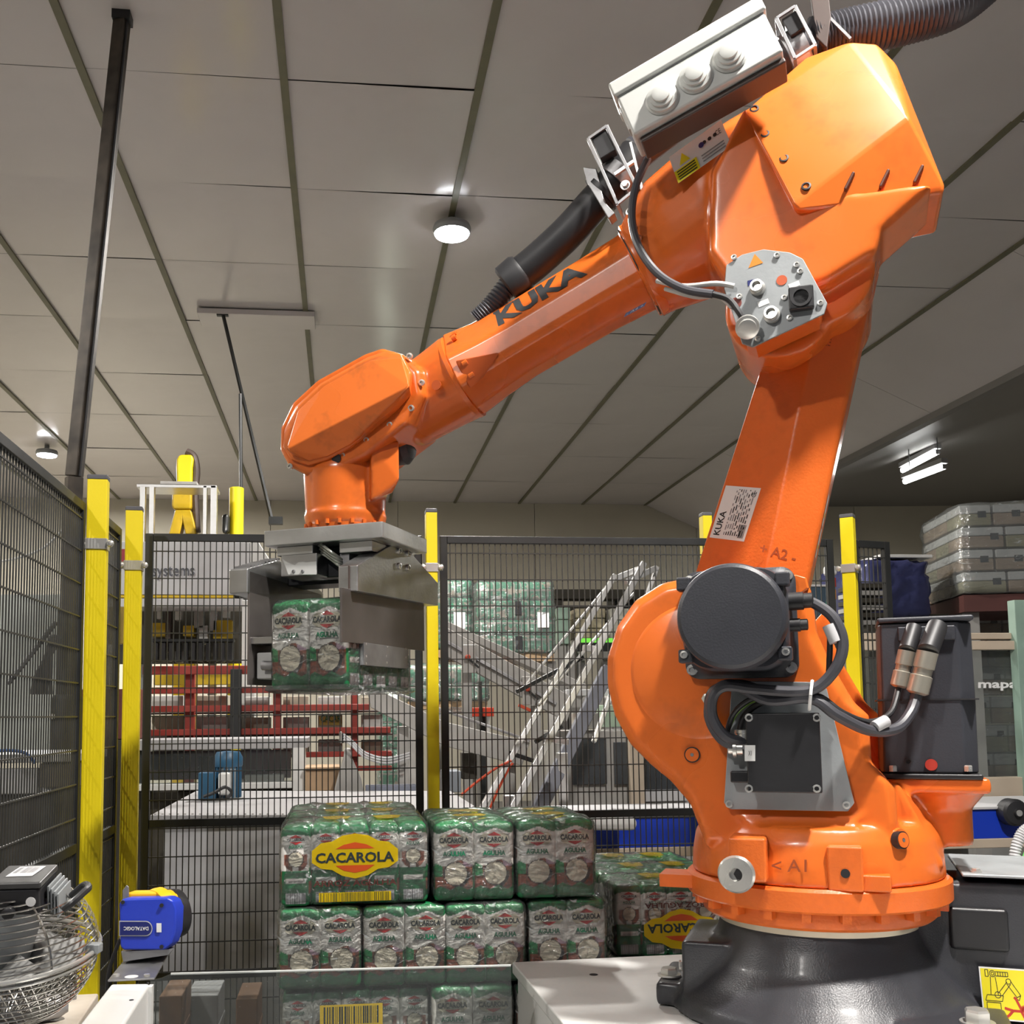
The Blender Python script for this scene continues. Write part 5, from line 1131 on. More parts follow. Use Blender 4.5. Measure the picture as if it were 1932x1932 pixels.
q = mb(); q.prism([at(u, v, SCD-.01)-o0 for u, v in ((228, 1795), (232, 1815), (318, 1802), (328, 1790))], (0, .02, 0)); q.build('upright', STEELD, t, bevel=.001, seg=1)
q = mb(); q.prism([at(u, v, SCD+.005)-o0 for u, v in ((231, 1680), (239, 1670), (243, 1674), (243, 1700), (231, 1702))], (0, .004, 0)); q.build('tab', STEELD, t, bevel=.001, seg=1)
q = mb(); q.prism([pt_[2], pt_[3], at(232, 1800, SCD)-o0, at(326, 1790, SCD)-o0], (0, .004, -.002)); q.build('web', STEELD, t, bevel=.001, seg=1)
t = thing('laser_scanner', 'blue and amber barcode scanner mounted upside down on a steel bracket', 'scanner', at(280, 1795, SCD)); o0 = Vector(t.location)
SO = [(224, 1704), (230, 1696), (315, 1694), (326, 1700), (332, 1715), (330, 1760), (322, 1783), (310, 1793), (232, 1793), (226, 1786)]
q = mb(); c3 = [at(u, v, SCD-.02)-o0 for u, v in SO]; q.prism(c3, (.012, .03, .0)); q.build('housing', BLUEDL, t, bevel=.004, seg=3)
q = mb(); c3 = [at(u, v, SCD+.01)-o0 for u, v in ((230, 1692), (240, 1684), (310, 1683), (330, 1692), (338, 1715), (334, 1760), (322, 1786), (232, 1786))]; q.prism(c3, (.01, .03, 0)); q.build('amber_body', YELDL, t, bevel=.005, seg=3)
pc = at(322, 1725, SCD+.05)-o0; ax = Vector((.75, .66, .05)).normalized()
q = mb(); q.lathe(pc-ax*.04, ax, [(.056, 0), (.0585, .012), (.0585, .022), (.053, .022)], 40); q.build('amber_ring', YELDL, t)
q = mb(); q.lathe(pc-ax*.036, ax, [(.052, .0), (.052, .035), (.048, .055), (.04, .06)], 40); q.build('head', BLACKP, t)
for u, v in ((232, 1702), (305, 1708), (305, 1786)): q = mb(); q.lathe(at(u, v, SCD-.022)-o0, (0, -1, 0), [(.004, 0), (.004, .003), (0, .003)], 10); q.build('screw', INK, t)
q = mb(); o = at(225, 1766, SCD-.0215)-o0; xe = at(288, 1766, SCD-.0215)-o0-o; ye = at(225, 1737, SCD-.0215)-o0-o
cap = [(0, 0), (.80, 0)]+[(.80+.2*math.sin(a), .5-.5*math.cos(a)) for a in [math.pi*k/10 for k in range(1, 10)]]+[(.80, 1), (0, 1)]
poly(q, cap, o, xe, ye, .001, 0); poly(q, [(.5+(x-.5)*.95, .5+(y-.5)*.88) for x, y in cap], o, xe, ye, .0016, 1)
vs, fs, _a = glyphs('DATALOGIC', .02); n_ = xe.cross(ye).normalized()*.0022
q.add([o+xe*(.88-.74*x)+ye*(.62-.24*y)+n_ for x, y in vs], fs, 2)
poly(q, [(x, y) for x, y in [(1.12, .25), (1.27, .25), (1.27, .85), (1.12, .85)]], o, xe, ye, .0012, 2); q.build('nameplate', [GREYPNL, NAVY, LABEL], t, smooth=0)
q = mb(); q.tube(spline([at(228, 1770, SCD+.03)-o0, at(212, 1810, SCD+.05)-o0, at(203, 1850, SCD+.05)-o0, at(202, 1900, SCD+.05)-o0], 5), .004, 8); q.build('cable', RUBBER, t)
# --- fan in a wire basket
FDp = 1.66
fc_ = at(8, 1792, FDp); FR = abs(at(182, 1792, FDp).x-fc_.x)
fan = thing('basket_fan', 'chromed wire basket fan with a black motor box on top', 'fan', (fc_.x, fc_.y, fc_.z-.16))
Fz = .16; tilt = Matrix.Rotation(math.radians(8), 3, 'X')
def fp(r, h, a): return Vector((0, 0, Fz)) + tilt @ Vector((r*math.cos(a), r*math.sin(a), h))
CHW = mat('chromed_wire', (.62, .60, .56), .22, metal=1, var=.1)
def ringw(m, r, h, w, n=56): m.tube([fp(r, h, 6.2832*k/n) for k in range(n)]+[fp(r, h, 0)], w, 6)
q = mb()
for k in range(15):
    a = math.radians(4+k*5.4); ringw(q, FR*math.cos(a)**.8, .105*math.sin(a), .0013)
o = q.build('upper_guard', CHW, fan)
q = mb()
for k in range(14):
    a = math.radians(3+k*5.5); ringw(q, FR*math.cos(a), -.115*math.sin(a), .0013)
for k in range(60):
    a = 6.2832*k/60; q.tube([fp(FR*math.cos(b), -.113*math.sin(b), a+b*.35) for b in [math.radians(5+j*12) for j in range(7)]], .0011, 5)
o = q.build('lower_guard', CHW, fan)
q = mb()
for k in range(8):
    a = 6.2832*k/8; q.tube([fp(FR*math.cos(b)**.8, .103*math.sin(b), a) for b in [math.radians(2+j*13) for j in range(7)]], .0018, 6)
q.build('ribs', CHW, fan)
q = mb(); n = 64; q.tube([fp(FR+.002, .0, 6.2832*k/n) for k in range(n+1)], .0035, 8); q.tube([fp(FR+.001, -.009, 6.2832*k/n) for k in range(n+1)], .0025, 8); q.build('rim', CHROME, fan)
for a in (-.12, 2.2, 4.3): q = mb(); q.bar(fp(FR-.012, .004, a), fp(FR+.012, .004, a), .018, .014); q.build('rim_clip', ALUM_MATT, fan, bevel=.002)
BLADE = mat('grey_fan_blade', (.33, .33, .32), .4, metal=.3)
for k in range(5):
    a0 = 6.2832*k/5; q = mb(); g = []
    for i in range(6):
        r = .035+(FR-.055)*i/5
        g.append([fp(r, -.012+.028*(j/4-.5)*(1.2-i*.08), a0+(j/4-.5)*.9) for j in range(5)])
    q.loft(g, caps=False, closed=False); b_ = q.build('blade', BLADE, fan); s_ = b_.modifiers.new('thickness', 'SOLIDIFY'); s_.thickness = .0018
q = mb(); q.lathe(fp(0, .08, 0), tilt @ Vector((0, 0, -1)), [(.05, 0), (.05, .05), (.035, .10), (.02, .12)], 28); q.build('motor', ALUM_MATT, fan)
# motor box
def box8(c, sx, sy, sz): return [c+tilt @ Vector((x*sx/2, y*sy/2, z*sz/2)) for x, y, z in ((-1, -1, -1), (1, -1, -1), (1, 1, -1), (-1, 1, -1), (-1, -1, 1), (1, -1, 1), (1, 1, 1), (-1, 1, 1))]
bc = at(46, 1684, FDp-.03)-Vector(fan.location)
BXW = abs(at(0, 1690, FDp-.06).x-at(94, 1690, FDp-.06).x)
q = mb(); q.add(box8(bc, BXW, .09, .042), BF); mo = q.build('terminal_box', BLACKP, fan, bevel=.007, seg=3)
q = mb(); q.add(box8(bc+tilt @ Vector((0, .0, .024)), BXW+.004, .094, .010), BF); q.build('box_lid', mat('grey_black_lid', (.05, .05, .05), .35), mo, bevel=.003, seg=2)
c = bc+tilt @ Vector((0, .01, .0296)); q = mb(); poly(q, [(-.5, -.5), (.5, -.5), (.5, .5), (-.5, .5)], c, tilt @ Vector((.038, .0, 0)), tilt @ Vector((.006, .05, 0)), 0.0, 0)
rnd = random.Random(2); bars(q, c, tilt @ Vector((.038, 0, 0)), tilt @ Vector((.006, .05, 0)), -.42, .42, -.2, .42, 12, 1, rnd, .0005); q.build('rating_label', [LABEL, MATS['grey_ink']], mo, smooth=0)
q = mb(); p = bc+tilt @ Vector((BXW*.32, -.0455, .0)); q.lathe(p, tilt @ Vector((0, -1, 0)), [(.007, 0), (.007, .001), (0, .001)], 20); q.build('round_seal', LABEL, mo)
q = mb(); 
for k in range(4): q.add(box8(bc+tilt @ Vector((BXW/2+.006+k*.0045, .01, -.002-k*.004)), .0025, .07, .035), BF)
q.build('cooling_fins', ALUM_MATT, mo)
q = mb(); p = bc+tilt @ Vector((-.005, -.05, -.012)); q.lathe(p, tilt @ Vector((0, -1, 0)), [(.009, 0), (.009, .012), (.006, .014)], 12); q.build('cable_gland', BLACKP, mo)
fl0 = Vector(fan.location)
q = mb(); q.tube(spline([at(u, v, FDp-d)-fl0 for u, v, d in ((120, 1716, .10), (140, 1700, .10), (160, 1682, .08), (167, 1675, .06), (164, 1669, .04), (155, 1672, .03), (135, 1690, .02))], 6), .0052, 10); q.build('handle', BLACKP, fan)
# plate and finned gear motor below the fan
PZ = .952
c4 = [atz(u, v, PZ) for u, v in ((60, 1881), (186, 1875), (183, 1890), (135, 1932))]
t = thing('fan_plate', 'beige steel plate under the wire basket fan', 'plate', (c4[1].x, c4[1].y, PZ-.02)); o0 = Vector(t.location)
q = mb(); q.prism([atz(u, v, PZ)-o0 for u, v in ((-60, 1886), (186, 1874), (128, 1960), (-120, 2000))], (0, 0, -.018)); q.build('sheet', mat('beige_plate', (.52, .46, .38), .45, dirt=(.25, .2, .16), dirt_amt=.5), t, bevel=.003)
for (u, v) in ((120, 1884), (138, 1885)): q = mb(); q.cyl(atz(u, v, PZ)-o0, atz(u, v, PZ)-o0+Vector((0, 0, .012)), .006, n=10); q.build('stud', STEELD, t)
p = atz(150, 1925, PZ)-o0; q = mb(); q.bx(p.x-.06, p.x-.02, p.y-.1, p.y-.06, -PZ+.02, -.0); q.build('leg', ALUM_MATT, t)
t = thing('gear_motor', 'dull grey finned motor lying on the beige plate', 'motor', atz(60, 1925, PZ)); o0 = Vector(t.location)
q = mb(); a = Vector((-.12, -.05, .022)); b = Vector((.06, .0, .022)); d_ = (b-a).normalized(); q.lathe(a, b-a, [(.02, 0), (.022, .01), (.022, .15), (.019, .17), (.01, .185)], 28); q.build('body', STEELD, t)
for k in range(10): q = mb(); q.lathe(a+d_*(.012+k*.011), d_, [(.021, 0), (.026, .001), (.026, .003), (.021, .004)], 28); q.build('fin', STEELD, t)
# ---------------------------------------------------------------- machines and goods behind the fence
def at_thing(name, label, cat, u, v, D, z=0.0, group=None):
    p = at(u, v, D); t = thing(name, label, cat, (p.x, D, z), 0, group); return t
def bgx(name, u0, v0, u1, v1, D, dep, m, t, bevel=.004):
    "box whose near face covers the pixels u0..u1, v0..v1 at depth D"
    a = at(u0, v0, D); b = at(u1, v1, D); c = at((u0+u1)/2, (v0+v1)/2, D); o = Vector(t.location)
    w = abs(at(u1, (v0+v1)/2, D).x-at(u0, (v0+v1)/2, D).x)/2; h = abs(at((u0+u1)/2, v0, D).z-at((u0+u1)/2, v1, D).z)/2
    q = mb(); c = c-o; q.bx(c.x-w, c.x+w, c.y, c.y+dep, c.z-h, c.z+h); return q.build(name, m, t, bevel=bevel, seg=2)
def bgbar(name, p, q_, w, h, m, t, up=(0, 1, 0), bevel=.003):
    o = Vector(t.location); k = mb(); k.bar(at(*p)-o, at(*q_)-o, w, h, up=up); return k.build(name, m, t, bevel=bevel, seg=1)
def down(name, u, v, D, w, d, m, t):
    "leg from the point down to the floor"
    p = at(u, v, D); o = Vector(t.location); k = mb(); k.bx(p.x-o.x-w/2, p.x-o.x+w/2, p.y-o.y-d/2, p.y-o.y+d/2, -o.z, p.z-o.z); return k.build(name, m, t, bevel=.003, seg=1)
TABLEW = mat('pale_machine_enamel', (.34, .335, .335), .5, var=.06)
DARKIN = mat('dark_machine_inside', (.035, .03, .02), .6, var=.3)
YELMACH = mat('machine_yellow', (.62, .42, .02), .45, var=.15)
# --- packing machine with the word systems on its header
t = at_thing('packing_machine', 'pale grey packing machine with dark lettering on its header', 'machine', 340, 1500, 7.0)
bgx('header', 195, 1022, 472, 1122, 7.0, .5, GREYPNL, t)
q = mb(); o0 = Vector(t.location); q.prism([at(u, v, 7.0)-o0 for u, v in ((472, 1022), (485, 1018), (508, 1055), (508, 1075), (472, 1122))], (0, .4, 0)); q.build('side_fairing', OFFWHITE, t, bevel=.004)
q = mb(); o = at(287, 1089, 6.995)-o0; xe = at(367, 1088, 6.995)-o0-o; ye = at(287, 1069, 6.995)-o0-o
lettering(q, 'systems', o-ye*.28, xe, ye*1.28, .002, .01); q.build('maker_letters', mat('grey_lettering', (.08, .085, .10), .5), t)
q = mb(); o = at(216, 1068, 6.995)-o0; poly(q, [(0, 0), (1, 0), (1, 1), (0, 1)], o, at(237, 1068, 6.995)-o0-o, at(216, 1036, 6.995)-o0-o, .003); q.build('red_emblem', mat('emblem_red', (.30, .03, .04), .5), t)
bgx('yellow_stripe', 200, 1123, 442, 1128, 7.0, .3, YELMACH, t); bgx('lower_rail', 200, 1129, 460, 1145, 7.0, .3, GREYPNL, t)
bgx('post', 455, 1130, 480, 1560, 6.98, .12, OFFWHITE, t); bgx('post', 196, 1130, 212, 1560, 6.98, .12, OFFWHITE, t)
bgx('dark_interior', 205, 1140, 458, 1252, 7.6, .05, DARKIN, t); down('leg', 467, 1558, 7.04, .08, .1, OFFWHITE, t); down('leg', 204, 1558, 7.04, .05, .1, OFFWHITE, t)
for u0, u1, v0, v1, m in ((285, 312, 1175, 1200, YELMACH), (296, 306, 1150, 1168, WHITE), (330, 342, 1150, 1170, WHITE), (366, 384, 1148, 1185, GREYCON), (375, 392, 1180, 1215, OFFWHITE), (396, 410, 1145, 1190, GREYPNL), (402, 438, 1170, 1205, YELMACH), (345, 366, 1180, 1200, YELMACH), (312, 322, 1150, 1230, BROWNMETAL), (420, 432, 1150, 1166, WHITE), (290, 440, 1264, 1292, YELMACH), (330, 346, 1228, 1250, OFFWHITE)): bgx('machine_unit', u0, v0, u1, v1, 7.4, .1, m, t)
for k in range(11):
    u = 290+k*14; bgx('suction_cup', u, 1212, u+8, 1248+R.uniform(-6, 4), 7.3, .06, BLACKP, t)
bgx('cup_rail', 280, 1205, 442, 1211, 7.28, .08, FENCEBLK, t)
# --- steel gantry with the yellow robot behind
t = at_thing('steel_gantry', 'galvanised steel gantry standing above the packing machine', 'gantry', 335, 1500, 7.7)
for u0, u1 in ((262, 272), (280, 289), (382, 389), (396, 408)): bgx('upright', u0, 915, u1, 1130, 7.7, .06, ALU, t)
bgx('top_beam', 258, 914, 408, 920, 7.7, .25, ALU, t); bgx('cap_plate', 302, 908, 372, 914, 7.7, .3, GREYCON, t)
down('leg', 267, 1130, 7.73, .06, .06, ALU, t); down('leg', 402, 1130, 7.73, .06, .06, ALU, t)
t = at_thing('yellow_robot', 'upright yellow robot arm standing within the steel gantry', 'robot', 350, 1500, 8.3); o0 = Vector(t.location)
OCH = mat('ochre_robot_paint', (.55, .36, .01), .4, var=.2, scale=6, dirt=(.12, .08, .02), dirt_amt=.6)
q = mb(); q.loft([[at(u, v, 8.3)-o0+Vector((0, y, 0)) for u, y in ((a, 0), (b, 0), (b, .16), (a, .16))] for v, a, b in ((918, 333, 362), (880, 332, 363), (866, 333, 365), (857, 338, 362))]); q.build('upper_arm', YELLOW, t, bevel=.02, seg=3)
q = mb(); q.loft([[at(u, v, 8.3)-o0+Vector((0, y, 0)) for u, y in ((a, -.02), (b, -.02), (b, .2), (a, .2))] for v, a, b in ((962, 328, 360), (955, 324, 362), (930, 326, 362), (918, 330, 362))]); q.build('elbow', OCH, t, bevel=.02, seg=3)
q = mb(); q.loft([[at(u, v, 8.28)-o0+Vector((0, y, 0)) for u, y in ((a, 0), (b, 0), (b, .16), (a, .16))] for v, a, b in ((1008, 318, 338), (985, 324, 344), (962, 330, 346))]); q.build('fork', OCH, t, bevel=.01)
q = mb(); q.loft([[at(u, v, 8.28)-o0+Vector((0, y, 0)) for u, y in ((a, 0), (b, 0), (b, .16), (a, .16))] for v, a, b in ((1008, 350, 370), (985, 345, 366), (962, 340, 360))]); q.build('fork', OCH, t, bevel=.01)
q = mb(); q.tube(spline([at(u, v, 8.35)-o0 for u, v in ((352, 852), (366, 862), (371, 890), (368, 930), (372, 1005))], 5), .03, 8); q.build('hose_pack', BROWNMETAL, t)
bgx('pedestal', 325, 1008, 365, 1860, 8.32, .2, OCH, t)
t = at_thing('yellow_column', 'plain yellow column beside the thin dark rods', 'column', 445, 1500, 8.05); o0 = Vector(t.location)
q = mb(); p = at(445, 918, 8.05)-o0; q.lathe((p.x, p.y+.055, 0), (0, 0, 1), [(.056, 0), (.056, p.z-.004), (.052, p.z)], 24); q.build('shaft', YELLOW, t)
bgx('reel', 418, 968, 432, 1006, 8.0, .1, FENCEBLK, t, .03)
# --- red rack with cartons
t = at_thing('red_rack', 'red painted steel rack behind the mesh fence, under the gripper', 'rack', 470, 1500, 6.5)
for v0, v1, u0, u1 in ((1256, 1272, 270, 540), (1296, 1308, 270, 560), (1330, 1342, 270, 700), (1374, 1386, 270, 740), (1418, 1428, 560, 740), (1446, 1455, 560, 740)): bgx('beam', u0, v0, u1, v1, 6.5, .06, REDRACK, t)
for u0, u1 in ((348, 366), (515, 530), (662, 676)): bgx('upright', u0, 1262, u1, 1480, 6.56, .06, REDRACK, t)
down('leg', 357, 1480, 6.59, .06, .06, REDRACK, t); down('leg', 669, 1480, 6.59, .06, .06, REDRACK, t)
bgx('dark_upright', 434, 1262, 455, 1400, 6.46, .04, FENCEBLK, t)
bgx('shelf_board', 270, 1424, 745, 1430, 6.62, .3, BROWNMETAL, t); bgx('shelf_board', 270, 1386, 745, 1390, 6.62, .3, BROWNMETAL, t); bgx('shelf_board', 270, 1342, 745, 1346, 6.62, .3, BROWNMETAL, t)
i = 0
CTN = mat('white_carton', (.60, .60, .57), .6, var=.08); CTN2 = mat('cream_carton', (.52, .48, .38), .6, var=.1)
places = ['top', 'middle', 'bottom']
for row, (v0, v1) in enumerate(((1309, 1341), (1348, 1385), (1392, 1423))):
    for k, (u0, u1) in enumerate(((286, 346), (370, 430), (462, 508), (534, 582), (600, 646), (682, 722))):
        p = at((u0+u1)/2, v1, 6.72); c = thing('carton', '%s carton on the %s shelf of the red rack, %s from the left' % (('white', 'cream')[(k+row) % 2], places[row], ('first', 'second', 'third', 'fourth', 'fifth', 'sixth')[k]), 'carton', (p.x, 6.70, p.z), 0, 'cartons on the red rack')
        bgx('body', u0, v0+R.uniform(0, 6), u1, v1, 6.70, .2, (CTN, CTN2)[(k+row) % 2], c)
        if row == 1 and k == 4:
            o = at(u0+2, 1368, 6.696)-Vector(c.location); q = mb(); poly(q, [(0, 0), (1, 0), (1, 1), (0, 1)], o, at(u1-2, 1368, 6.696)-Vector(c.location)-o, at(u0+2, 1352, 6.696)-Vector(c.location)-o, .002, 0)
            lettering(q, 'CACAR', o+Vector((0.01, -.003, .02)), (at(u1-4, 1368, 6.696)-at(u0+4, 1368, 6.696)), Vector((0, 0, .045)), .002, .01, 1); q.build('print', [mat('yellow_print', (.6, .5, .12), .5), P_GRN], c)
        if row == 0 and k == 4: bgx('green_print', u0+4, 1332, u1-6, 1339, 6.693, .01, P_GRN, c, 0)
# --- long guard box with a clear side (conveyor tunnel)
t = at_thing('conveyor_tunnel', 'white framed conveyor tunnel with clear side panes behind the fence', 'conveyor', 430, 1480, 5.8)
bgx('top_rail', 255, 1394, 582, 1414, 5.8, .5, TABLEW, t); bgx('end_post', 551, 1400, 576, 1492, 5.8, .12, OFFWHITE, t); bgx('bottom_rail', 255, 1478, 552, 1490, 5.8, .12, OFFWHITE, t)
bgx('pane', 255, 1414, 552, 1478, 5.83, .01, CLEARPC, t, 0)
bgx('machine_block', 275, 1425, 350, 1452, 6.1, .15, FENCEBLK, t); bgx('machine_block', 375, 1428, 400, 1455, 6.1, .15, FENCEBLK, t); bgx('red_strip', 262, 1416, 550, 1470, 6.25, .03, mat('dull_red_panel', (.20, .06, .06), .5), t); bgx('chain_rail', 460, 1462, 535, 1476, 5.95, .1, GREYCON, t)
bgx('body', 255, 1490, 560, 1860, 5.95, .3, DARKIN, t)
# --- white table top with the blue motor
TZ = at(500, 1541, 4.12).z
t = at_thing('machine_table', 'wide white machine table top just behind the mesh fence', 'table', 560, 1600, 4.6); o0 = Vector(t.location)
q = mb(); q.prism([atz(u, v, TZ)-o0 for u, v in ((283, 1538), (868, 1536), (895, 1520), (850, 1492), (370, 1492))], (0, 0, -.025)); q.build('top', TABLEW, t, bevel=.003)
q = mb(); a = atz(283, 1538, TZ)-o0; b = atz(868, 1536, TZ)-o0
q.prism([a+Vector((.05, .03, -.03)), b+Vector((-.05, .03, -.03)), b+Vector((-.05, .9, -.03)), a+Vector((.05, .9, -.03))], (0, 0, -TZ+.03)); q.build('cabinet', GREYPNL, t)
bgx('blue_panel', 690, 1482, 790, 1512, 5.45, .1, mat('slate_blue_panel', (.20, .22, .28), .5), t)
for k in range(40):
    u = 292+k*14.2; q = mb(); p = atz(u, 1537, TZ)-o0; q.bx(p.x-.004, p.x+.004, p.y+.003, p.y+.012, p.z, p.z+.004); q.build('rivet', GREYCON, t)
t = at_thing('blue_motor', 'blue electric motor standing upright on the white machine table', 'motor', 426, 1505, 4.95, TZ); o0 = Vector(t.location)
px_ = lambda u, v, D=4.95: at(u, v, D)-o0
r_ = abs(px_(455, 1450).x-px_(399, 1450).x)/2; cx = px_(427, 1450).x; zb = px_(427, 1505).z; zm = px_(427, 1448).z; zt_ = px_(427, 1418).z
mb().lathe((cx, .08, 0), (0, 0, 1), [(r_*.95, zm), (r_, zm+.01), (r_, zt_-.03), (r_*.8, zt_-.004), (r_*.3, zt_)], 28).build('fan_cowl', BLUEM, t, smooth=30)
mb().lathe((cx, .08, 0), (0, 0, 1), [(r_*.8, .0), (r_*.8, zm)], 28).build('body', ALUM_MATT, t)
for k in range(18):
    a = 6.2832*k/18; q = mb(); q.bar((cx+r_*.78*math.cos(a), .08+r_*.78*math.sin(a), .01), (cx+r_*.78*math.cos(a), .08+r_*.78*math.sin(a), zm), .006, .02, up=(math.cos(a), math.sin(a), 0)); q.build('fin', BLUEM, t)
a, b = px_(374, 1458), px_(403, 1502); mb().bx(a.x, b.x+.01, .0, .09, .005, a.z).build('terminal_box', BLUEM, t, bevel=.005)
a, b = px_(412, 1458, 4.93), px_(434, 1500, 4.93); mb().bx(a.x, b.x, -.03, .03, b.z, a.z).build('capacitor', OFFWHITE, t, bevel=.01)
q = mb(); q.tube(spline([px_(385, 1503, 4.9), px_(405, 1495, 4.88), px_(425, 1485, 4.87), px_(437, 1495, 4.87), px_(430, 1505, 4.87)], 5), .008, 8); q.build('cable', RUBBER, t)
mb().lathe((cx, .08, 0), (0, 0, 1), [(r_*1.1, 0.0), (r_*1.1, .008)], 28).build('foot_flange', GREYCON, t)
# --- grey cone stand, cardboard box, cables
t = at_thing('cone_stand', 'grey conical stand with bundled cables behind the fence', 'stand', 656, 1500, 5.6); o0 = Vector(t.location)
q = mb(); q.loft([[at(u, v, 5.6)-o0+Vector((0, y, 0)) for u, y in ((a, -.0), (b, -.0), (b, .12), (a, .12))] for v, a, b in ((1502, 628, 688), (1470, 636, 682), (1430, 648, 664), (1412, 650, 662))]); q.build('body', GREYCON, t, bevel=.01)
down('leg', 656, 1502, 5.66, .16, .1, GREYCON, t)
for k in range(3): q = mb(); q.tube(spline([at(u, v+k*5, 5.58-.02*k)-o0 for u, v in ((648, 1385), (665, 1398), (690, 1420), (730, 1430), (775, 1420))], 5), .006, 6); q.build('cable', GREYPNL, t)
for k in range(5): bgx('valve', 640+k*4, 1380+k*3, 645+k*4, 1402, 5.58, .03, (CHROME, INK)[k % 2], t)
t = at_thing('cardboard_box', 'brown cardboard box beside the grey conical stand', 'box', 606, 1490, 5.75); bgx('body', 576, 1450, 640, 1492, 5.75, .3, CARD, t); bgx('flap', 574, 1447, 642, 1452, 5.73, .3, CARD, t); down('plinth', 606, 1493, 5.9, .15, .2, GREYCON, t)
# --- green rice loads on pallets
GRN_LOAD = None
def load_mat(name, seed):
    if name in MATS: return MATS[name]
    m = bpy.data.materials.new(name); m.use_nodes = True; MATS[name] = m; N = m.node_tree.nodes; L = m.node_tree.links; b = N['Principled BSDF']
    tc = N.new('ShaderNodeTexCoord'); mp = N.new('ShaderNodeMapping'); mp.inputs['Scale'].default_value = (6.5, 6.5, 4.8); mp.inputs['Location'].default_value = (seed, 0, .2)
    br = N.new('ShaderNodeTexBrick'); br.inputs['Color1'].default_value = (.03, .22, .11, 1); br.inputs['Color2'].default_value = (.05, .30, .16, 1); br.inputs['Mortar'].default_value = (.36, .36, .30, 1)
    br.inputs['Scale'].default_value = 1.0; br.inputs['Mortar Size'].default_value = .05; br.offset = 0; br.inputs['Brick Width'].default_value = .42; br.inputs['Row Height'].default_value = .75
    cmb = N.new('ShaderNodeSeparateXYZ'); cm2 = N.new('ShaderNodeCombineXYZ')
    L.new(tc.outputs['Object'], mp.inputs[0]); L.new(mp.outputs[0], cmb.inputs[0]); ad = N.new('ShaderNodeMath'); L.new(cmb.outputs[0], ad.inputs[0]); L.new(cmb.outputs[1], ad.inputs[1])
    L.new(ad.outputs[0], cm2.inputs[0]); L.new(cmb.outputs[2], cm2.inputs[1]); L.new(cm2.outputs[0], br.inputs['Vector'])
    nz = N.new('ShaderNodeTexNoise'); nz.inputs['Scale'].default_value = 14; L.new(tc.outputs['Object'], nz.inputs['Vector'])
    rp = N.new('ShaderNodeValToRGB'); rp.color_ramp.elements[0].position = .56; rp.color_ramp.elements[1].position = .62; L.new(nz.outputs['Fac'], rp.inputs[0])
    mx = N.new('ShaderNodeMix'); mx.data_type = 'RGBA'; L.new(rp.outputs[0], mx.inputs['Factor']); L.new(br.outputs['Color'], mx.inputs['A']); mx.inputs['B'].default_value = (.42, .34, .26, 1)
    L.new(mx.outputs['Result'], b.inputs['Base Color']); b.inputs['Roughness'].default_value = .3; return m
GLM = load_mat('green_rice_print', 0.0)
def green_load(label, u0, u1, rows, D, tags, dep=.8):
    t = at_thing('wrapped_load', label, 'pallet load', (u0+u1)/2, rows[-1][1], D, 0, 'wrapped green pallet loads'); o0 = Vector(t.location)
    for i, (v0, v1) in enumerate(rows):
        k = bgx('rice_layer', u0+R.uniform(-2, 2), v0, u1+R.uniform(-2, 2), v1, D, dep, GLM, t, .03)
    a = at(u0-2, rows[0][0]-2, D)-o0; b = at(u1+2, rows[-1][1]+2, D)-o0
    f_ = film_mesh((b.x-a.x)/2+.01, dep/2+.02, a.z-b.z+.02, D, .05, (14, 8, 14), .02, .02); f_.materials[0] = FILMT; part('stretch_wrap', f_, t, ((a.x+b.x)/2, dep/2, b.z-.01))
    for (x0, y0, x1, y1, m) in tags: bgx('label', x0, y0, x1, y1, D-.03, .004, m, t, 0)
    c = at((u0+u1)/2, rows[-1][1]+6, D)-o0
    bgx('pallet', u0, rows[-1][1]+1, u1, rows[-1][1]+16, D, dep, WOOD, t)
    for u in (u0+6, u1-6): down('rack_leg', u, rows[-1][1]+16, D+.1, .08, .08, GREYCON, t)
green_load('green wrapped pallet load of rice with dark labels, high behind the fence', 898, 1046, [(1097, 1131), (1132, 1168), (1169, 1197), (1198, 1232)], 9.5, [(972, 1134, 984, 1160, INK), (973, 1200, 986, 1225, INK), (1014, 1155, 1036, 1184, LABEL)])
green_load('green wrapped pallet load of rice half hidden behind the slim yellow post', 826, 892, [(1094, 1126), (1127, 1156), (1157, 1195), (1196, 1225)], 9.8, [(856, 1155, 878, 1186, LABEL)])
green_load('low green wrapped load of rice behind the sloping conveyor', 770, 920, [(1255, 1290), (1291, 1322)], 8.5, [])
t = at_thing('red_tray', 'red plastic tray under the low green wrapped load', 'tray', 910, 1345, 7.6); bgx('tray', 888, 1335, 932, 1352, 7.6, .2, mat('bright_red_plastic', (.55, .05, .02), .4), t); bgx('tray_post', 904, 1285, 910, 1370, 7.58, .05, FENCEBLK, t); down('leg', 910, 1352, 7.7, .05, .05, FENCEBLK, t)
q = mb(); o0 = Vector(t.location); q.loft([[at(u, v, 7.7+.02*i)-o0, at(u+70, v+3, 7.9+.02*i)-o0, at(u+70, v+8, 7.9+.02*i)-o0, at(u, v+10, 7.7+.02*i)-o0] for i, (u, v) in enumerate(((828, 1338), (836, 1333), (846, 1336), (858, 1334)))]); q.build('crumpled_wrap', FILMT, t)
green_load('tall green wrapped load added to hide the bright doorway', 716, 768, [(1332, 1372), (1373, 1412), (1413, 1450), (1451, 1492)], 12.5, [])  # added load, put here to cover the glow of the doorway
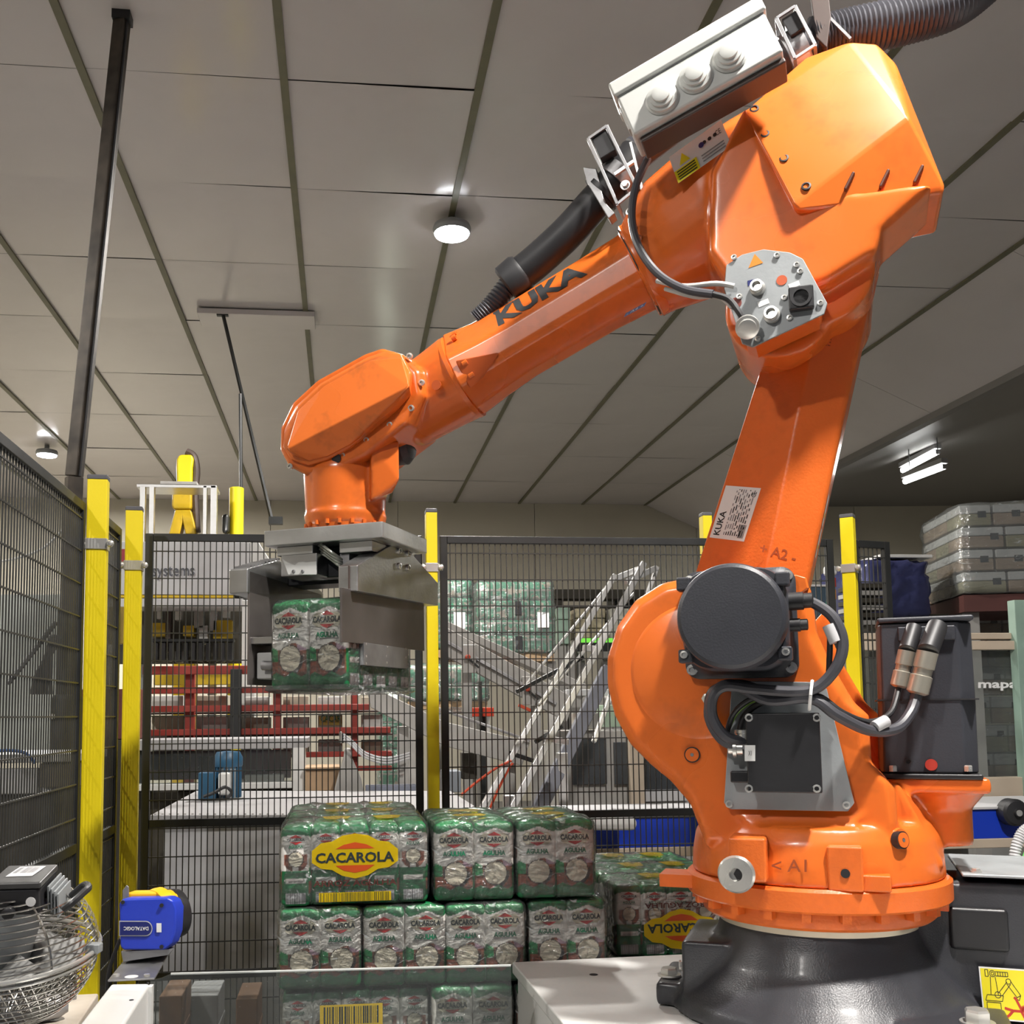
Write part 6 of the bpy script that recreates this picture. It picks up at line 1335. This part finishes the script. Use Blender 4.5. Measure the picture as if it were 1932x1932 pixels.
# --- sloping conveyors
t = at_thing('sloping_conveyor', 'grey inclined conveyor crossing behind the mesh fence', 'conveyor', 930, 1400, 6.3); o0 = Vector(t.location)
def sheet(name, pts, D, dep, m, t): q = mb(); q.prism([at(u, v, D)-Vector(t.location) for u, v in pts], (0, dep, 0)); return q.build(name, m, t, bevel=.004, seg=1)
sheet('side_panel', [(836, 1180), (1085, 1318), (1070, 1362), (836, 1235)], 6.3, .05, GREYCON, t)
bgbar('edge_rail', (836, 1207, 6.28), (1050, 1328, 6.28), .02, .012, STEELD, t)
bgbar('side_panel', (836, 1180, 6.8), (1100, 1300, 6.8), .05, .2, GREYCON, t)
for u, v in ((882, 1240), (994, 1300)):
    bgx('plate', u-8, v-24, u+16, v+30, 6.27, .02, GREYCON, t); q = mb(); q.lathe(at(u, v, 6.26)-o0, (0, -1, 0), [(.016, 0), (.016, .03), (.01, .035)], 14); q.build('red_knob', mat('red_knob', (.40, .05, .02), .5), t)
    bgbar('lever', (u, v, 6.25), (u+22, v+20, 6.25), .012, .012, FENCEBLK, t)
for u, v in ((880, 1262), (1010, 1330)): down('leg', u, v, 6.4, .06, .06, GREYCON, t)
bgbar('red_marker', (978, 1330, 6.25), (1002, 1341, 6.25), .02, .01, mat('red_marker', (.5, .06, .02), .5), t)
t = at_thing('lower_conveyor', 'grey flat-sided conveyor running below the inclined one', 'conveyor', 880, 1440, 5.6); o0 = Vector(t.location)
sheet('side_panel', [(690, 1290), (840, 1362), (1000, 1400), (985, 1445), (840, 1408), (700, 1335)], 5.6, .05, GREYCON, t)
bgbar('edge_rail', (690, 1288, 5.58), (1000, 1398, 5.58), .014, .01, STEELD, t)
for u, v in ((760, 1370), (960, 1438)): down('leg', u, v, 5.7, .06, .06, GREYCON, t)
bgx('drive_box', 838, 1455, 870, 1495, 5.65, .2, mat('slate_box', (.22, .24, .27), .5), t); bgx('drive_box', 872, 1420, 900, 1470, 5.75, .1, DARKIN, t)
# --- ladder-like chute of aluminium rails
t = at_thing('rail_chute', 'steep chute of parallel aluminium rails leaning up behind the fence', 'chute', 1000, 1540, 4.7); o0 = Vector(t.location)
for a, b, w in (((905, 1532, 4.55), (1160, 1085, 5.0), .026), ((955, 1545, 4.5), (1215, 1062, 5.0), .032), ((1120, 1400, 4.8), (1240, 1070, 5.1), .022), ((985, 1300, 4.8), (1150, 1100, 5.1), .012), ((1015, 1330, 4.72), (1195, 1120, 5.0), .012)): bgbar('rail', a, b, w, .025, ALU, t)
for a, b in (((1040, 1395, 4.7), (1072, 1400, 4.7)), ((1130, 1225, 4.85), (1100, 1222, 4.85)), ((1160, 1092, 5.0), (1215, 1070, 5.02)), ((1180, 1098, 5.0), (1238, 1072, 5.05))): bgbar('rung', a, b, .03, .03, ALU, t)
bgbar('dark_beam', (1000, 1560, 4.9), (1148, 1262, 5.2), .07, .05, mat('slate_beam', (.12, .125, .15), .5), t)
bgbar('dark_beam', (1145, 1290, 5.2), (1190, 1200, 5.3), .06, .05, MATS['slate_beam'], t)
for a, b in (((975, 1305, 4.7), (1100, 1240, 4.9)), ((1010, 1400, 4.65), (1060, 1370, 4.7)), ((960, 1420, 4.65), (1020, 1440, 4.65))): bgbar('bracket', a, b, .02, .02, FENCEBLK, t)
q = mb(); q.tube(spline([at(u, v, 4.6)-o0 for u, v in ((870, 1500), (900, 1475), (935, 1450), (965, 1435))], 5), .006, 6); q.build('red_cable', MATS['red_marker'], t)
q = mb(); q.tube(spline([at(u, v, 4.62)-o0 for u, v in ((920, 1535), (940, 1490), (960, 1450), (968, 1440))], 5), .006, 6); q.build('red_cable', MATS['red_marker'], t)
down('leg', 960, 1500, 4.6, .05, .05, ALU, t); down('leg', 1060, 1420, 5.0, .05, .05, ALU, t)
# --- far goods with green floor light, dark roller shutter beam
t = at_thing('dark_rack_beam', 'dark high rack beam far behind the aluminium chute', 'rack', 1120, 1200, 13.0); bgx('beam', 1048, 1112, 1300, 1130, 13.0, .3, DARKIN, t); bgx('shelf', 1048, 1142, 1160, 1150, 13.0, .5, DARKIN, t); bgx('load', 1160, 1128, 1290, 1148, 13.2, .4, FENCEBLK, t)
for u in (1052, 1292): down('upright', u, 1130, 13.1, .1, .1, DARKIN, t)
MIX = mat('mixed_print', (.42, .36, .25), .55, var=.5, scale=9)
i = 0
for (u0, v0, u1, v1, D, m, lab) in ((1052, 1146, 1084, 1216, 12.0, mat('pale_green_wrap', (.30, .42, .34), .4, var=.3, scale=6), 'pale green wrapped load far behind the chute, next to the rice loads'), (1086, 1148, 1150, 1205, 12.2, MIX, 'printed beige cartons load far behind the aluminium chute'), (1152, 1148, 1210, 1215, 12.1, mat('pale_carton_load', (.50, .48, .42), .5, var=.3, scale=7), 'pale carton load far behind the chute, towards the robot'), (1212, 1150, 1275, 1215, 12.2, mat('tan_carton_load', (.42, .38, .30), .5, var=.3, scale=5), 'tan carton load far behind the orange column')):
    t = at_thing('carton_load', lab, 'pallet load', (u0+u1)/2, v1, D, 0, 'far carton loads'); u1 -= 7
    n = 3
    for k in range(n):
        for j in range(2): bgx('carton', u0+(u1-u0)*j/2, v0+(v1-v0)*k/n, u0+(u1-u0)*(j+1)/2-1, v0+(v1-v0)*(k+1)/n-1, D, .5, m, t, .01)
    for u in (u0+4, u1-4): down('leg', u, v1, D+.2, .1, .3, GREYCON, t)
t = at_thing('green_sign', 'bright green strip light glimpsed far behind the chute', 'sign', 1150, 1220, 11.8); bgx('strip', 1095, 1204, 1160, 1212, 11.8, .05, emit('green_glow', (.25, .9, .10), .9), t, 0); bgx('frame', 1090, 1212, 1290, 1228, 11.8, .1, FENCEBLK, t); down('leg', 1280, 1228, 11.85, .1, .1, FENCEBLK, t)
# --- grey machine cabinets right of the chute
t = at_thing('machine_cabinet', 'grey machine cabinet with window doors between chute and robot', 'cabinet', 1180, 1530, 6.2)
bgx('body', 1055, 1375, 1310, 1860, 6.25, .5, GREYCON, t)
bgx('door', 1080, 1392, 1145, 1480, 6.22, .03, mat('dark_glass_door', (.05, .055, .06), .2), t); bgx('door', 1160, 1400, 1190, 1480, 6.22, .03, MATS['dark_glass_door'], t); bgx('post', 1190, 1370, 1216, 1540, 6.15, .08, BEIGE, t); bgx('door', 1220, 1400, 1292, 1490, 6.2, .03, MATS['dark_glass_door'], t); bgx('sill', 1215, 1490, 1300, 1512, 6.18, .06, GREYPNL, t)
bgx('control_head', 1090, 1345, 1130, 1375, 6.2, .2, ALU, t); bgx('control_head', 1140, 1330, 1170, 1372, 6.3, .2, mat('pale_green_box', (.30, .40, .30), .5), t); bgx('pipe_rack', 1070, 1300, 1260, 1312, 6.5, .1, GREYPNL, t); bgx('tank', 1060, 1310, 1250, 1350, 6.8, .3, GREYCON, t, .03); bgx('tank', 1170, 1225, 1280, 1300, 7.2, .3, OFFWHITE, t, .03)
# --- blue sided belt conveyor passing behind the robot
t = at_thing('belt_conveyor', 'long belt conveyor with a bright blue side panel behind the robot', 'conveyor', 1500, 1560, 4.35)
bgx('side_panel', 1085, 1534, 2080, 1590, 4.35, .04, BLUEPNL, t); 
bgx('lower_rail', 1085, 1590, 2080, 1608, 4.34, .05, BEIGE, t); bgx('frame', 1085, 1528, 2080, 1534, 4.34, .5, GREYPNL, t)
for u in (1200, 1560, 1990): down('leg', u, 1600, 4.4, .06, .06, GREYPNL, t)
o0 = Vector(t.location); p = at(1908, 1532, 4.33)-o0; q = mb(); q.lathe(p+Vector((0, .02, 0)), (0, -1, 0), [(.06, 0), (.06, .05), (.05, .06), (.02, .065), (.018, .075)], 28); k = q.build('black_wheel', BLACKP, t); q = mb(); q.lathe(p+Vector((0, -.05, 0)), (0, -1, 0), [(.014, 0), (.014, .008), (0, .008)], 16); q.build('hub', CHROME, k)
q = mb(); q.loft([[at(u, v, 4.2)-o0+Vector((0, y, 0)) for u, y in ((a, -.1), (b, -.1), (b, .1), (a, .1))] for v, a, b in ((1562, 1095, 1185), (1552, 1090, 1190), (1541, 1095, 1188), (1536, 1105, 1180))]); q.build('white_scoop', WHITE, t, bevel=.01)
# --- beige framed machine with glass and lettering
t = at_thing('case_packer', 'beige framed glass enclosure of a packing machine at the right edge', 'machine', 1880, 1500, 4.9); o0 = Vector(t.location)
bgx('top_rail', 1618, 1194, 2050, 1206, 4.9, .06, BEIGE, t); bgx('top_rail', 1618, 1209, 2050, 1226, 4.88, .06, BEIGE, t)
bgx('bottom_rail', 1618, 1468, 2050, 1510, 4.88, .08, BEIGE, t); bgx('pane', 1625, 1226, 2050, 1468, 4.93, .008, CLEARPC, t, 0); bgx('post', 1925, 1130, 1950, 1510, 4.86, .06, mat('pale_green_edge', (.25, .36, .30), .4), t)
q = mb(); o = at(1845, 1299, 4.915)-o0; vs, fs, a_ = glyphs('mapac', .03); xe = at(1934, 1299, 4.915)-o0-o; ye = at(1845, 1287, 4.915)-o0-o
q.add([o+xe*a+ye*(b*1.35-.35)+Vector((0, -.002, 0)) for a, b in vs], fs); q.build('maker_letters', LABEL, t)
for u in (1640, 2000): down('leg', u, 1510, 4.92, .08, .08, BEIGE, t)
# --- wrapped carton pallets at the right
def carton_load(label, u0, u1, v0, v1, D, ncol, nrow, corner=None, dep=.9, group='wrapped carton loads', rotz=0):
    t = at_thing('wrapped_cartons', label, 'pallet load', (u0+u1)/2, v1, D, 0, group); o0 = Vector(t.location)
    a = at(u0, v0, D)-o0; b = at(u1, v1, D)-o0; w = b.x-a.x; h = a.z-b.z; Mr = Matrix.Rotation(rotz, 4, 'Z')
    for j in range(nrow):
        z0 = b.z+h*j/nrow; z1 = b.z+h*(j+1)/nrow-.012; n = ncol+(j % 2)
        for i in range(n):
            x0 = a.x+w*i/n; x1 = a.x+w*(i+1)/n-.012
            for k in range(3):
                y0, y1 = dep*k/3, dep*(k+1)/3-.012
                if 0 < i and k > 0: continue
                q = mb(); q.bx(x0, x1, y0, y1, z0, z1-(z1-z0)*.42, M=Mr); c = q.build('carton', mat(('brown_carton', 'olive_carton')[(i+j+k) % 3 == 0], ((.33, .24, .17), (.32, .29, .18))[(i+j+k) % 3 == 0], .6, var=.15), t, bevel=.01, seg=1)
                q = mb(); q.bx(x0, x1, y0, y1, z1-(z1-z0)*.42, z1, M=Mr); q.build('carton_band', mat('white_carton_band', (.55, .54, .53), .5, var=.1), c, bevel=.01, seg=1)
                if k == 0: q = mb(); q.bx(x1-.10, x1-.04, -.002, 0.01, z1-.10, z1-.05, M=Mr); q.build('carton_print', INK, c)
    f_ = film_mesh(w/2+.02, dep/2+.02, h+.03, D*1.3, .05, (12, 8, 12), .02, .02); f_.materials[0] = FILMT; o = part('stretch_wrap', f_, t, Mr @ Vector(((a.x+b.x)/2, dep/2, b.z-.01)), (0, 0, rotz))
    q = mb(); q.bx(a.x, b.x, 0, dep, b.z-.14, b.z-.012, M=Mr); q.build('pallet', mat('dark_red_wood', (.10, .035, .03), .6), t)
    for x in (a.x+.08, b.x-.08): q = mb(); q.bx(x-.06, x+.06, .1, dep-.1, -o0.z, b.z-.14, M=Mr); q.build('rack_leg', GREYCON, t)
carton_load('upper film-wrapped pallet of brown and white cartons at the right edge', 1822, 2060, 945, 1117, 7.2, 3, 4, rotz=math.radians(-14))
carton_load('lower film-wrapped pallet of cartons behind the glass enclosure', 1740, 2060, 1152, 1470, 8.3, 5, 6)
t = at_thing('blue_wrapped_load', 'dark blue film-wrapped load beside the short mesh fence panel', 'pallet load', 1700, 1160, 7.4); o0 = Vector(t.location)
NAVW = mat('navy_wrap', (.035, .04, .11), .25, var=.3, scale=4, bump=.5, bscale=8)
a, b = at(1632, 1052, 7.4)-o0, at(1762, 1165, 7.4)-o0
f_ = film_mesh((b.x-a.x)/2, .4, a.z-b.z, 4.2, .06, (14, 10, 12), .03, .02); f_.materials[0] = NAVW; part('load', f_, t, ((a.x+b.x)/2, .4, b.z)); bgx('white_sheet', 1660, 1046, 1760, 1052, 7.42, .5, WHITE, t); down('stand', 1700, 1164, 7.8, .5, .5, DARKIN, t)
t = at_thing('dark_pallet_goods', 'dark slatted goods behind the fence next to the yellow post', 'goods', 1650, 1160, 6.4)
for k in range(6): bgx('slat', 1622, 1100+k*14, 1672+R.uniform(-6, 6), 1109+k*14, 6.4, .3, (DARKIN, GREYCON)[k % 2], t)
down('stand', 1650, 1182, 6.5, .2, .2, DARKIN, t)
t = at_thing('signal_tower', 'red, amber and green signal lamp tower beside the yellow post', 'signal lamp', 1571, 1150, 5.4); o0 = Vector(t.location)
for v0, v1, c in ((1090, 1107, (.45, .03, .03)), (1112, 1130, (.75, .28, .02)), (1134, 1150, (.02, .28, .14))):
    a, b = at(1571, v0, 5.4)-o0, at(1571, v1, 5.4)-o0; r_ = abs(at(1580, v0, 5.4).x-at(1563, v0, 5.4).x)/2; q = mb(); q.lathe((a.x, .02, b.z), (0, 0, 1), [(r_, 0), (r_, a.z-b.z)], 20); q.build('lamp', mat('signal_%d' % v0, c, .25), t)
a, b = at(1571, 1088, 5.4)-o0, at(1571, 1150, 5.4)-o0; q = mb(); q.cyl((a.x, .02, -o0.z), (a.x, .02, a.z+.01), .012, n=10); q.build('pole', FENCEBLK, t)
bgx('cap', 1560, 1066, 1582, 1086, 5.42, .06, GREYPNL, t, .02)
t = at_thing('blue_grey_cabinet', 'blue grey cabinet corner between the lower arm and the signal tower', 'cabinet', 1545, 1200, 5.9); bgx('body', 1520, 1107, 1562, 1180, 5.9, .3, mat('petrol_panel', (.04, .07, .10), .5), t); bgx('edge', 1520, 1103, 1562, 1107, 5.89, .3, GREYPNL, t); down('stand', 1541, 1180, 6.05, .12, .2, FENCEBLK, t)
# --- things behind the left side panel
t = at_thing('work_bench', 'pale work bench behind the side fence at the left edge', 'bench', 60, 1600, 3.95); o0 = Vector(t.location)
bgx('top', -220, 1424, 148, 1440, 3.95, .5, OFFWHITE, t); bgx('front_panel', -220, 1452, 73, 1500, 3.97, .05, GREYPNL, t); bgx('drawer_box', 73, 1440, 145, 1485, 3.97, .4, mat('brown_grey_panel', (.16, .14, .11), .5), t); bgx('cabinet', -220, 1500, 73, 1900, 4.0, .4, DARKIN, t); down('leg', 140, 1485, 4.0, .05, .05, FENCEBLK, t)
q = mb(); q.tube(spline([at(u, v, 3.93)-o0 for u, v in ((-20, 1418), (20, 1416), (50, 1422), (66, 1440))], 5), .006, 8); q.build('blue_hose', mat('blue_hose', (.02, .08, .25), .4), t)
t = at_thing('control_pillar', 'black control pillar behind the side fence, below the leaning pole', 'pillar', 118, 1500, 4.6); o0 = Vector(t.location)
bgx('housing', 92, 1310, 142, 1425, 4.6, .15, FENCEBLK, t, .02); bgx('neck', 108, 1150, 126, 1312, 4.65, .08, FENCEBLK, t); q = mb(); q.lathe(at(100, 1352, 4.59)-o0, (0, -1, 0), [(.012, 0), (.012, .02), (.006, .024)], 14); q.build('chrome_knob', CHROME, t); down('stand', 116, 1425, 4.66, .12, .12, FENCEBLK, t)
q = mb()
for k in range(5): q = mb(); q.tube(spline([at(u, v, 4.55)-o0 for u, v in ((60+k*9, 1310), (70+k*6, 1270-k*6), (95, 1235-k*8), (116, 1205))], 5), .009, 6); q.build('black_cable', RUBBER, t)
t = at_thing('pale_partition', 'pale green grey partition sheet far behind the side fence', 'partition', 60, 1400, 8.5); bgx('sheet', -260, 1120, 130, 1440, 8.5, .05, mat('pale_partition', (.42, .45, .42), .5, var=.08), t); bgx('edge', 128, 1140, 150, 1440, 8.48, .06, OFFWHITE, t); down('leg', 140, 1440, 8.5, .06, .06, OFFWHITE, t)
t = at_thing('dark_red_machine', 'dark red machine side glimpsed between the corner fence posts', 'machine', 225, 1450, 5.9); bgx('body', 150, 1300, 262, 1395, 5.9, .3, mat('dull_maroon', (.12, .035, .03), .5), t); bgx('yellow_door', 200, 1145, 262, 1215, 6.4, .05, mat('mustard', (.22, .15, .02), .5), t); bgx('frame', 195, 1130, 200, 1300, 6.35, .05, GREYPNL, t); down('stand', 210, 1395, 6.05, .3, .3, DARKIN, t)
# --- grey corrugated conduit at the right edge
t = at_thing('corrugated_conduit', 'grey corrugated conduit rising beside the black robot base at the right edge', 'conduit', 1925, 1660, 2.9, 0); o0 = Vector(t.location)
q = mb(); q.tube(spline([at(u, v, 2.9)-o0 for u, v in ((1945, 1560), (1928, 1572), (1916, 1605), (1915, 1650), (1918, 1720), (1920, 1900), (1920, 2400))], 14), .014, 12, ribs=1, rib=.0025); q.build('hose', GREYPNL, t)
q = mb(); q.tube(spline([at(u, v, 2.88)-o0 for u, v in ((1940, 1600), (1931, 1630), (1934, 1700), (1936, 1900), (1936, 2400))], 6), .007, 8); q.build('green_cable', mat('bright_green_cable', (.12, .55, .12), .4), t)
